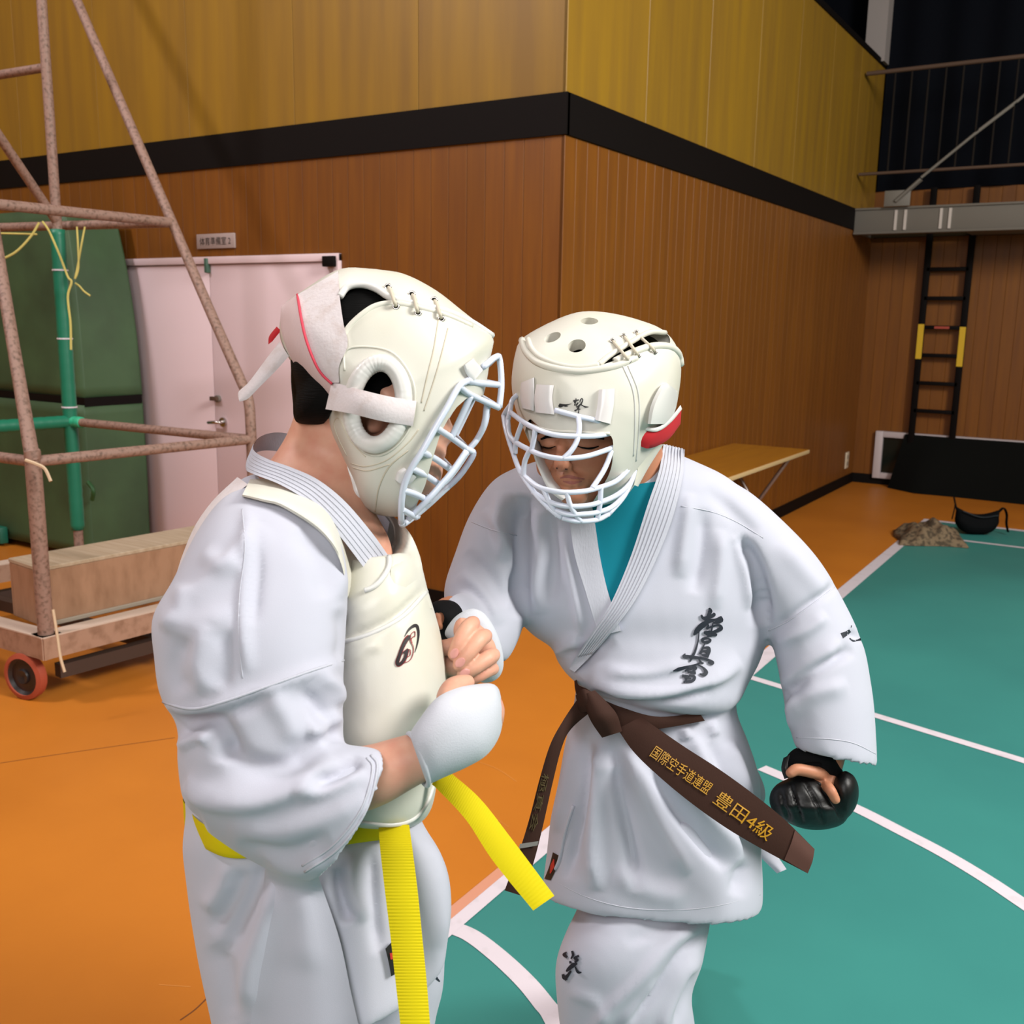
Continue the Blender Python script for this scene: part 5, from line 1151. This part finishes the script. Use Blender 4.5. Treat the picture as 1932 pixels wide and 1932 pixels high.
# collar standing round the neck
colr, G = ribbon_px('collar', [(734, 1050), (700, 1003), (650, 945), (600, 905), (550, 882), (505, 866), (478, 848), (488, 826), (520, 816), (560, 824), (620, 860), (690, 930), (735, 985)],
    [(728, 1120), (690, 1075), (640, 1010), (585, 950), (530, 915), (480, 895), (464, 885), (470, 862), (500, 850), (545, 858), (600, 890), (675, 960), (728, 1020)],
    [1.165, 1.128, 1.118, 1.122, 1.13, 1.15, 1.20, 1.265, 1.30, 1.325, 1.345, 1.34, 1.31], [1.165, 1.120, 1.105, 1.108, 1.115, 1.135, 1.19, 1.26, 1.30, 1.33, 1.35, 1.34, 1.305], m_gi2, ljacket, 0.010, 90, 9)
for k in range(1, 6):
    j = k/6; idx = G[:50, int(round(j*8))] if False else G[:52]*1.0
    line_ = idx[:, 0]*(1-j)+idx[:, 8]*j
    line_ = line_+np.array([(CAM-p)/np.linalg.norm(CAM-p)*0.0002 for p in line_])
    V_, F_ = tube_vf(line_, 0.0007, 5); mk('stitch_ridge', V_, F_, m_gi2, colr, smooth=True)
# ---- trousers
tl1 = [(420, 1700, 700, 1700, 1.23, .105), (425, 1850, 690, 1850, 1.22, .10), (440, 2050, 680, 2050, 1.22, .095), (450, 2300, 660, 2300, 1.23, .09), (460, 2550, 650, 2550, 1.24, .085), (470, 2800, 640, 2800, 1.25, .08)]
tl2 = [(600, 1700, 838, 1700, 1.30, .10), (610, 1800, 836, 1800, 1.30, .10), (620, 1870, 832, 1870, 1.30, .10), (640, 1932, 818, 1932, 1.30, .095), (650, 2100, 800, 2100, 1.31, .09), (640, 2350, 790, 2350, 1.33, .085), (640, 2650, 770, 2650, 1.35, .08)]
ltr = fuse([loft_px(pocket(tl1, 2, .82), n=50), loft_px(pocket(tl2, 2, .82), n=50)], 0.007, 6, 'trousers'); wob(ltr, 0.003, 16, 2)
ltro = mo('trousers', ltr, m_gi, LP_, smooth=True)
strokes('thigh_embroidery', bvh_of(ltr), [([(833, 1815), (829, 1830), (820, 1845), (812, 1856)], [3, 6, 4, 2]), ([(818, 1832), (824, 1845), (830, 1852)], [2, 4, 2])], m_navy, ltro, 0.002)
# ---- body
lhead_poly = [(640, 565), (720, 548), (800, 578), (852, 640), (866, 700), (862, 740), (853, 765), (846, 782), (856, 808), (860, 826), (846, 838), (840, 850), (842, 862), (832, 874), (836, 892), (826, 916), (795, 938), (745, 930), (690, 890), (630, 835), (580, 790), (560, 730), (562, 670), (590, 605)]
lhead = inflate(lhead_poly, (735, 740), 1.22, .075, .075, n=90, rings=14, pw=2.2)
lneck = loft_px([(575, 700, 720, 760, 1.23, .055), (556, 780, 690, 850, 1.235, .056), (540, 822, 690, 900, 1.24, .058), (515, 862, 700, 950, 1.24, .075), (480, 905, 735, 1020, 1.235, .095), (460, 960, 745, 1080, 1.235, .10)], n=24)
ear = [round_tube_vf(catmull(pt([(716, 735, 1.148), (728, 740, 1.145), (734, 758, 1.145), (726, 782, 1.146), (712, 802, 1.146), (702, 808, 1.147)]), 16), [.005, .006, .006, .005, .008, .007], 10), round_tube_vf(catmull(pt([(708, 760, 1.15), (716, 780, 1.15), (706, 798, 1.15)]), 8), [.008, .012, .008], 10)]
lhn = fuse([lhead, lneck, *ear], 0.0034, 3)
ltrunk = loft_px([(520, 950, 660, 960, 1.25, .07), (430, 1010, 720, 1040, 1.25, .10), (400, 1150, 740, 1150, 1.25, .10), (400, 1350, 740, 1350, 1.25, .10), (400, 1540, 740, 1540, 1.25, .095), (400, 1700, 760, 1700, 1.25, .11)], n=24)
nl1 = loft_px([(430, 1650, 640, 1650, 1.24, .08), (450, 1900, 650, 1900, 1.22, .075), (475, 2250, 630, 2250, 1.22, .06), (490, 2600, 620, 2600, 1.24, .05), (510, 2880, 590, 2880, 1.26, .04)], n=24)
nl2 = loft_px([(620, 1650, 800, 1650, 1.30, .08), (645, 1900, 800, 1900, 1.30, .075), (665, 2250, 780, 2250, 1.31, .06), (660, 2600, 750, 2600, 1.34, .045), (670, 2750, 740, 2750, 1.36, .04)], n=24)
lf = np.array(_r0)*0.96-fdir*0.28
fA = P(545, 2900, 1.265); fB = P(700, 2780, 1.37)
arm_n = [round_tube_vf(catmull(pt([(520, 1010, 1.16), (470, 1200, 1.09), (450, 1450, 1.07)]), 12), [.045, .045, .042], 14), round_tube_vf(catmull(pt([(450, 1460, 1.07), (560, 1480, 1.05), (680, 1470, 1.035), (760, 1440, 1.03), (800, 1425, 1.03)]), 16), [.040, .039, .034, .028, .025], 16)]
arm_f = [round_tube_vf(catmull(pt([(678, 1030, 1.365), (710, 1150, 1.405), (735, 1280, 1.41)]), 12), [.028, .026, .026], 12), round_tube_vf(catmull(pt([(735, 1285, 1.41), (800, 1280, 1.33), (860, 1250, 1.27), (890, 1235, 1.25)]), 12), [.026, .028, .026, .024], 12)]
llow = fuse([ltrunk, nl1, nl2, *foot(fA, lf), *foot(fB, lf), *arm_n, *arm_f], 0.005, 3)
# far hand: four curled fingers towards us, thumb behind
hf = [inflate([(868, 1165), (905, 1178), (932, 1210), (938, 1250), (920, 1272), (890, 1262), (868, 1225), (855, 1190)], (898, 1218), 1.235, .016, .02, n=36)]
fing = [[(892, 1176, 1.212), (882, 1186, 1.196), (868, 1210, 1.186), (857, 1234, 1.186)], [(915, 1200, 1.210), (903, 1208, 1.192), (885, 1230, 1.182), (866, 1254, 1.182)], [(930, 1236, 1.212), (918, 1243, 1.196), (897, 1258, 1.186), (874, 1274, 1.186)], [(930, 1262, 1.216), (918, 1266, 1.204), (902, 1276, 1.196), (886, 1284, 1.196)]]
for f in fing[:3]: hf.append(finger(f, [.0095, .0105, .0095, .0082]))
hf.append(finger(fing[3], [.008, .0088, .008, .007]))
hf.append(finger([(885, 1215, 1.225), (862, 1218, 1.212), (842, 1222, 1.208), (822, 1222, 1.21)], [.012, .0115, .0105, .009]))
hf.append(finger([(880, 1262, 1.22), (856, 1256, 1.216), (832, 1258, 1.218)], [.013, .013, .011]))
hfar = fuse(hf, 0.0016, 2)
hn_ = [finger([(852, 1345, 1.06), (850, 1315, 1.075), (858, 1297, 1.085), (880, 1288, 1.10)], [.017, .0155, .0125, .0095]), round_tube_vf(catmull(pt([(790, 1428, 1.03), (850, 1385, 1.04), (900, 1345, 1.055)]), 10), [.025, .034, .03], 14)]
for k in range(4): hn_.append(finger([(905+k*6, 1322+k*12, 1.06+.006*k), (925, 1325+k*12, 1.085+.01*k), (905, 1318+k*12, 1.12+.006*k), (880, 1318+k*10, 1.125)], [.0095, .009, .009, .0078]))
hnear = fuse(hn_, 0.0022, 2)
lbody = mo('body', join([lhn, llow, hfar, hnear], 'body'), m_skin2, LP_, smooth=True); lbody['label'] = 'skin of neck, forearm, fingers and feet'
bhf = bvh_of(hfar)
for x, y, rx, ry, rt in ((857, 1233, 8, 10.5, .55), (868, 1250, 8.5, 11, .85), (877, 1270, 8, 11, 1.0)):
    A_ = []; n = 9
    c_, s_ = math.cos(rt), math.sin(rt); pos = [(x+rx*0.95*math.cos(a)*c_-ry*math.sin(a)*s_, y+rx*.95*math.cos(a)*s_+ry*math.sin(a)*c_) for a in np.linspace(-math.pi/2, math.pi/2, n)]; neg = [(x-rx*.95*math.cos(a)*c_-ry*math.sin(a)*s_, y-rx*.95*math.cos(a)*s_+ry*math.sin(a)*c_) for a in np.linspace(-math.pi/2, math.pi/2, n)]
    patch('nail', bhf, pos, neg, m_nail, lbody, 0.0008, 0.0012, 9, 6, 1, bulge=0.0004)
lhair = mo('hair', fuse([inflate([(600, 560), (680, 528), (750, 545), (800, 600), (790, 700), (740, 770), (700, 780), (640, 770), (622, 800), (585, 802), (556, 797), (553, 762), (560, 735), (548, 690), (552, 630)], (670, 670), 1.22, .086, .086, n=60, pw=3.4), loft_px([(560, 640, 660, 660, 1.225, .06), (549, 700, 645, 710, 1.225, .066), (552, 755, 635, 765, 1.23, .066), (557, 790, 624, 796, 1.235, .062), (562, 800, 618, 803, 1.235, .058)], n=20)], 0.005, 2), m_hair, LP_, smooth=True)
for k, (a, b_) in enumerate((((712, 574), (716, 604)), ((714, 573), (722, 600)), ((710, 575), (705, 598)), ((716, 575), (712, 608)))):
    pass
# ---- helmet
lpoly = [(637, 509), (700, 507), (760, 516), (820, 546), (872, 586), (908, 615), (931, 637), (925, 676), (916, 731), (898, 790), (870, 850), (840, 905), (805, 948), (762, 974), (700, 968), (678, 944), (666, 908), (646, 866), (625, 824), (613, 787), (610, 762), (584, 731), (548, 681), (528, 636), (529, 600), (535, 575), (561, 555)]
lsh = inflate(lpoly, (735, 745), 1.22, .112, .112, n=120, rings=22, pw=2.5)
linn = inflate([(735+(x-735)*.87, 745+(y-745)*.87) for x, y in lpoly], (735, 745), 1.22, .095, .095, n=80, rings=16, pw=2.5)
gap = prism([(640, 560), (654, 544), (682, 539), (710, 547), (738, 565), (760, 572), (740, 573), (709, 579), (682, 596), (660, 617), (648, 636), (642, 600)], 1.0, 1.22)
earhole = prism(circ(712, 764, 36, 64, .13), 1.0, 1.2, False)
facec = prism([(1000, 752), (915, 745), (900, 749), (880, 752), (862, 768), (846, 790), (832, 815), (816, 866), (802, 916), (788, 948), (776, 985), (850, 1020), (1000, 1000)], 1.0, 1.45, False)
lhm = carve(mesh_of(lsh, 'helmet'), [linn, gap, earhole, facec])
lhelm = mo('helmet', lhm, m_vinyl, LP_, auto=42); lhelm['label'] = 'cream padded helmet with ear hole and white face cage'
blh = bvh_of(mesh_of(lsh))
# rolled ear ring with gathers
th = np.linspace(0, 2*math.pi, 121); ring = []
for a in th:
    c_, s_ = math.cos(.13), math.sin(.13); ex, ey = 49*math.cos(a), 78*math.sin(a); x, y = 712+ex*c_-ey*s_, 762+ex*s_+ey*c_
    ring.append(P(x, y, (hit(blh, x, y) or (1.12,))[0]-0.002))
ring = np.array(ring)
for _ in range(6): ring[:-1] = 0.5*ring[:-1]+0.25*(np.roll(ring[:-1], 1, 0)+np.roll(ring[:-1], -1, 0)); ring[-1] = ring[0]
V_, F_ = tube_vf(ring, 0.0098+0.0004*np.sin(th*44)*(0.5+0.5*np.sin(th*3+1)), 16, False); mk('ear_ring', V_, F_, m_vinyl2, lhelm, smooth=True)
tube_on('ring_seam', blh, [(648+2, 700), (652, 660), (700, 655), (745, 668), (778, 715), (783, 765), (770, 815), (738, 850), (705, 860), (672, 840), (650, 790), (645, 740)], 0.0015, m_vinyl, lhelm, 0.0, 60)
# crown lip and lacing line
tube_on('crown_edge', blh, [(641, 560), (655, 542), (682, 537), (710, 545), (740, 563), (795, 576), (845, 588), (890, 608), (928, 633)], 0.0042, m_vinyl2, lhelm, -0.0015, 60, 8)
tube_on('side_edge', blh, [(648, 636), (660, 616), (682, 595), (709, 578), (745, 573), (795, 582), (845, 596), (890, 616)], 0.004, m_vinyl, lhelm, -0.0018, 60, 8)
for (ax, ay), (bx_, by_) in (((732, 541), (747, 578)), ((777, 555), (789, 590)), ((819, 566), (833, 601))):
    da = (hit(blh, ax, ay) or (1.15,))[0]-.003; db = (hit(blh, bx_, by_) or (1.15,))[0]-.003
    tube('lace', pt([(ax, ay, da+.003), (ax+5, ay+7, da-.004), (bx_-3, by_-9, db-.004), (bx_, by_, db+.003)]), 0.0021, m_lace, lhelm, 8, n=14)
    for x, y, d in ((ax, ay, da), (bx_, by_, db)):
        V_, F_ = tube_vf([P(x+5.5*math.cos(a), y+5*math.sin(a), d+.001) for a in np.linspace(0, 2*math.pi, 17)], 0.0011, 6, False); mk('eyelet', V_, F_, m_chrome, lhelm, smooth=True)
        V_, F_ = tube_vf([P(x, y, d+.0005), P(x, y, d+.003)], 0.0022, 10); mk('eyelet_hole', V_, F_, m_black, lhelm)
for s_ in ([(827, 602), (818, 660), (806, 710), (795, 760)], [(845, 620), (830, 680), (815, 730), (800, 775)]): seam(blh, s_, lhelm, 0.0009, m_lace)
seam(blh, [(662, 874), (690, 880), (730, 868), (770, 835), (790, 810)], lhelm, 0.0008, m_lace); seam(blh, [(665, 882), (695, 888), (735, 876)], lhelm, 0.0008, m_lace); seam(blh, [(708, 965), (715, 920), (735, 880), (770, 850)], lhelm, 0.0009, m_lace)
seam(blh, [(655, 860), (640, 830), (630, 800), (640, 790), (660, 830), (690, 862)], lhelm, 0.0008, m_lace)
tube_on('rear_edge', blh, [(613, 787), (626, 824), (648, 866), (668, 908), (680, 944)], 0.005, m_vinyl2, lhelm, -0.002, 40, 8)
# straps at the back and across the ear
patch('back_panel', blh, [(638, 511), (641, 560), (648, 610), (656, 650), (640, 690), (640, 722)], [(561, 556), (568, 600), (577, 640), (592, 680), (606, 705), (626, 722)], m_velcro, lhelm, 0.004, 0.006, 30, 12, 3)
patch('back_band', blh, [(561, 556), (568, 600), (577, 640), (592, 680), (606, 705), (628, 725)], [(530, 578), (530, 622), (549, 676), (575, 716), (592, 738), (613, 768)], m_band, lhelm, 0.006, 0.006, 30, 9, 3)
tube_on('pink_piping', blh, [(561, 556), (568, 600), (577, 640), (592, 680), (606, 705), (626, 724)], 0.0016, m_pipe2, lhelm, 0.008, 30, 8)
ribbon_px('ear_strap', [(626, 720), (680, 735), (730, 747), (786, 757)], [(614, 772), (660, 780), (718, 794), (779, 804)], [1.125, 1.093, 1.088, 1.105], [1.128, 1.094, 1.088, 1.105], m_velcro, lhelm, 0.006, 30, 8, 0.004)
ribbon_px('tail_strap', [(527, 645), (500, 680), (470, 720), (451, 738), (449, 748)], [(545, 672), (520, 700), (490, 730), (468, 752), (452, 758)], [1.20, 1.195, 1.19, 1.19, 1.19], [1.19, 1.185, 1.18, 1.18, 1.18], m_velcro, lhelm, 0.010, 20, 6, 0.004)
ribbon_px('red_strap_end', [(506, 650), (508, 634), (522, 616)], [(514, 644), (522, 634), (530, 624)], [1.205, 1.205, 1.205], [1.20, 1.20, 1.20], m_red, lhelm, 0.006, 10, 4, 0.002)
for A, B in (([(874, 690), (880, 706), (893, 720)], [(893, 676), (905, 690), (912, 698)]), ([(745, 905), (750, 890), (762, 882)], [(762, 918), (775, 912), (786, 900)])):
    patch('cage_clip', blh, A, B, m_clear, lhelm, 0.006, 0.006, 10, 7, 2, bulge=0.004)
# cage
near = 1.112
def lc(x, y, s): return P(x, y, near+(1.208-near)*s)
LB = [[(883, 718, .25), (866, 729, .12), (844, 768, .02), (821, 807, 0), (796, 852, 0), (777, 882, .03), (762, 917, .1), (757, 955, .25), (757, 985, .55)], [(883, 718, .25), (900, 722, .5), (941, 726, 1)], [(866, 729, .12), (888, 745, .4), (941, 769, 1)], [(912, 692, .5), (936, 673, .9), (943, 681, 1), (946, 726, 1), (942, 769, 1)],
    [(821, 806, 0), (852, 826, .5), (883, 849, 1)], [(796, 852, 0), (825, 868, .5), (854, 889, .95)], [(777, 884, .03), (805, 898, .4), (833, 917, .9)], [(761, 925, .12), (785, 933, .4), (809, 945, .8)], [(758, 961, .3), (785, 976, .8)],
    [(888, 747, .4), (871, 785, .45), (852, 825, .5)], [(919, 760, .85), (914, 799, .9), (900, 829, 1), (883, 849, 1)], [(883, 849, 1), (893, 853, 1), (889, 866, 1), (866, 899, 1), (836, 927, 1), (802, 958, 1), (763, 988, .9), (757, 985, .55)],
    [(880, 851, .7), (853, 890, .62), (831, 916, .6), (806, 944, .6), (770, 980, .7)], [(893, 853, 1), (878, 846, .9)]]
cgp = []
for br in LB:
    for mir in (False, True):
        pts_ = [lc(x+(14*(1-s) if mir else 0), y-(6*(1-s) if mir else 0), (2.0-s) if mir else s) for x, y, s in br]
        cgp.append(tube_vf(catmull(pts_, 24), 0.0039, 8))
cg2 = mo('face_cage', mesh_of(cgp), m_cage, lhelm, smooth=True); cg2['label'] = 'white plastic face cage'
# ---- chest protector
prot = fuse([loft_px([(640, 1080, 735, 1080, 1.235, .09), (630, 1060, 770, 1040, 1.235, .105), (615, 1085, 792, 1060, 1.235, .122), (600, 1130, 806, 1112, 1.235, .135), (590, 1190, 826, 1180, 1.235, .143), (585, 1250, 838, 1240, 1.235, .147), (585, 1310, 842, 1300, 1.235, .148), (590, 1370, 835, 1360, 1.235, .147), (595, 1430, 824, 1430, 1.235, .146), (600, 1490, 822, 1484, 1.235, .144), (612, 1535, 812, 1528, 1.235, .141), (636, 1556, 792, 1552, 1.235, .13, 0, 5), (668, 1563, 765, 1563, 1.235, .09, 0, 4)], n=60)], 0.0045, 4, 'protector')
folds(prot, [([(645, 1205), (700, 1188), (760, 1155), (808, 1106)], 10, 8, -.006), ([(650, 1160), (700, 1140), (760, 1100)], 30, 20, .004), ([(660, 1250), (690, 1225), (720, 1215)], 12, 10, .003)])
pr_o = mo('chest_protector', prot, m_vinyl, LP_, smooth=True); pr_o['label'] = 'cream vinyl chest protector with oval printed logo'
bp_ = bvh_of(prot)
tube_on('piping', bp_, [(642, 1213), (700, 1196), (760, 1163), (808, 1112)], 0.0028, m_vinyl2, pr_o, 0.0, 40, 8); tube_on('lower_piping', bp_, [(640, 1548), (690, 1552), (740, 1556), (780, 1545), (805, 1515), (818, 1480)], 0.003, m_vinyl2, pr_o, 0.0, 40, 8)
ball = bvh_of(lj, colr.data)
patch('shoulder_strap', bl, [(456, 936), (495, 946), (535, 958), (604, 1004), (640, 1054), (655, 1120), (660, 1170)], [(472, 904), (505, 903), (540, 906), (590, 928), (642, 975), (679, 1034), (700, 1105)], m_vinyl, pr_o, 0.017, 0.014, 44, 12, 12, bulge=0.006, taper=0.012)
fst = patch('shoulder_strap', bvh_of(prot, lj), [(705, 965), (720, 1000), (738, 1040), (737, 1080), (735, 1110), (735, 1150)], [(728, 962), (769, 1000), (791, 1045), (800, 1088), (806, 1112), (815, 1148)], m_vinyl, pr_o, 0.004, 0.014, 34, 10, 8, bulge=0.003, taper=0.012)
tube_on('neckline_trim', bvh_of(prot, fst.data), [(688, 1114), (700, 1110), (714, 1100), (730, 1078), (735, 1058), (728, 1030), (712, 1000)], 0.0032, m_vinyl2, pr_o, 0.0015, 40, 8)
ribbon_px('back_strap', [(331, 1088), (345, 1045), (368, 992), (402, 944), (448, 900)], [(346, 1084), (362, 1040), (385, 995), (420, 952), (468, 914)], [1.16, 1.16, 1.16, 1.165, 1.17], [1.14, 1.135, 1.13, 1.13, 1.135], m_velcro, pr_o, 0.012, 60, 6, 0.004)
# logo : oval swoosh with G and S
def cropxy(u, v): return (720+u*260/1674, 1120+v*300/1932)
def cs(lst): return [([cropxy(*q) for q in p], w) for p, w in lst]
strokes('logo_swoosh', bp_, cs([([(280, 520), (330, 440), (385, 395), (425, 390), (445, 440), (448, 520), (430, 630), (405, 715)], [1, 4, 6, 6, 5, 4, 2.5, .6])]), m_logo, pr_o, 0.001, 0.0008)
strokes('logo_letter', bp_, cs([([(340, 520), (300, 560), (250, 660), (215, 760), (190, 830), (205, 865), (255, 835), (288, 780), (306, 715), (312, 690)], [9, 9, 7.5, 7.5, 8, 7.5, 7, 7, 7, 7]), ([(262, 720), (290, 702), (322, 676)], [4.5, 5, 5])]), m_logor, pr_o, 0.001, 0.0008)
strokes('logo_letter', bp_, cs([([(340, 525), (300, 565), (250, 660), (215, 760), (192, 828), (206, 862), (254, 832), (287, 778), (305, 716), (311, 692)], [7, 7, 5.8, 5.8, 6.5, 5.8, 5.4, 5.4, 5.4, 5.4]), ([(262, 722), (290, 705), (326, 674)], [3.5, 4, 3.5]), ([(346, 508), (338, 532), (334, 550)], [5, 4.5, 3])]), m_logo, pr_o, 0.0018, 0.0008)
strokes('logo_letter', bp_, cs([([(408, 515), (405, 460), (370, 480), (350, 520), (355, 580), (385, 640), (388, 710), (360, 790), (310, 830), (270, 830)], [1.2]*10), ([(408, 520), (380, 525), (362, 560), (372, 600)], [1.2]*4), ([(325, 675), (352, 690), (345, 750), (305, 770)], [1.2]*4)]), m_logor, pr_o, 0.0018, 0.0008)
# ---- mitts
mt = loft_px([(772, 1384, 806, 1482, 1.03, .032), (790, 1358, 835, 1468, 1.03, .040), (822, 1318, 880, 1448, 1.035, .044), (862, 1298, 918, 1425, 1.045, .045), (905, 1290, 942, 1390, 1.06, .042), (930, 1290, 950, 1350, 1.07, .034), (942, 1300, 948, 1330, 1.075, .015)], n=30)
mtm = fuse([mt], 0.003, 4); mtm = carve(mtm, [prism([(790, 1330), (826, 1318), (850, 1306), (880, 1296), (880, 1260), (800, 1260)], 1.045, 1.16, False)])
mn = mo('hand_mitt', mtm, m_mitt, LP_, auto=50); mn['label'] = 'white padded knuckle mitt on the near hand'
tube('mitt_hem', [P(772+34*math.sin(a)*.0+(0), 1384, 1.03) if False else P(789+17*math.cos(a)*1.0+10*math.sin(a), 1433+49*math.cos(a)+0*math.sin(a), 1.03-.033*math.sin(a)) for a in np.linspace(0, 2*math.pi, 33)], 0.0028, m_mitt, mn, 8)
mf = fuse([inflate([(838, 1194), (860, 1162), (890, 1148), (915, 1158), (938, 1195), (950, 1240), (946, 1272), (925, 1288), (900, 1286), (878, 1272), (866, 1235), (848, 1208)], (903, 1220), 1.255, .022, .035, n=60)], 0.003, 3)
mf2 = mo('hand_mitt', mf, m_mitt, LP_, smooth=True); mf2['label'] = 'white mitt on the far hand with bare curled fingers'
# ---- yellow belt
def rippled(name, A, B, dA, dB, parent, n, thick=0.005, amp=0.0006, nrip=60, cup=0.002):
    a = catmull([(*q, d) for q, d in zip(A, dA)], n); b = catmull([(*q, d) for q, d in zip(B, dB)], n); nv = 7
    G = np.array([[P(*(a[i]*(1-t)+b[i]*t-np.array([0, 0, cup*(1-(2*t-1)**2)+amp*math.sin(i/n*nrip*2*math.pi)*(0.6+0.4*math.sin(t*9))]))) for t in np.linspace(0, 1, nv)] for i in range(n)])
    return mo(name, mesh_of(sheet_vf(G, thick), name), m_yellow, parent, auto=60)
rippled('belt_band', [(352, 1503), (346, 1512), (380, 1552), (440, 1570), (560, 1560), (680, 1545), (740, 1538), (770, 1530)], [(356, 1556), (350, 1566), (392, 1604), (452, 1620), (570, 1605), (680, 1590), (740, 1580), (770, 1556)], [1.30, 1.25, 1.155, 1.125, 1.118, 1.122, 1.14, 1.2], [1.30, 1.25, 1.155, 1.125, 1.118, 1.122, 1.14, 1.2], LP_, 60, 0.008, 0, 10)
rippled('belt_tail', [(714, 1556), (717, 1600), (726, 1680), (737, 1770), (746, 1850), (756, 1940), (766, 2050)], [(772, 1556), (778, 1600), (788, 1680), (797, 1770), (805, 1850), (812, 1940), (820, 2050)], [1.115, 1.095, 1.085, 1.08, 1.075, 1.07, 1.07], [1.115, 1.095, 1.087, 1.082, 1.078, 1.075, 1.075], LP_, 420, 0.005, 0.00028, 84)
rippled('belt_tail', [(815, 1480), (828, 1492), (880, 1548), (930, 1624), (1006, 1718)], [(830, 1440), (848, 1456), (905, 1506), (962, 1578), (1046, 1690)], [1.13, 1.125, 1.11, 1.10, 1.10], [1.135, 1.13, 1.12, 1.11, 1.11], LP_, 320, 0.006, 0.0002, 70)
mo('belt_knot', fuse([inflate([(715, 1525), (740, 1520), (775, 1522), (782, 1540), (770, 1556), (730, 1558), (712, 1545)], (745, 1540), 1.135, .014, .015, n=36)], 0.003, 2), m_yellow, LP_, smooth=True)
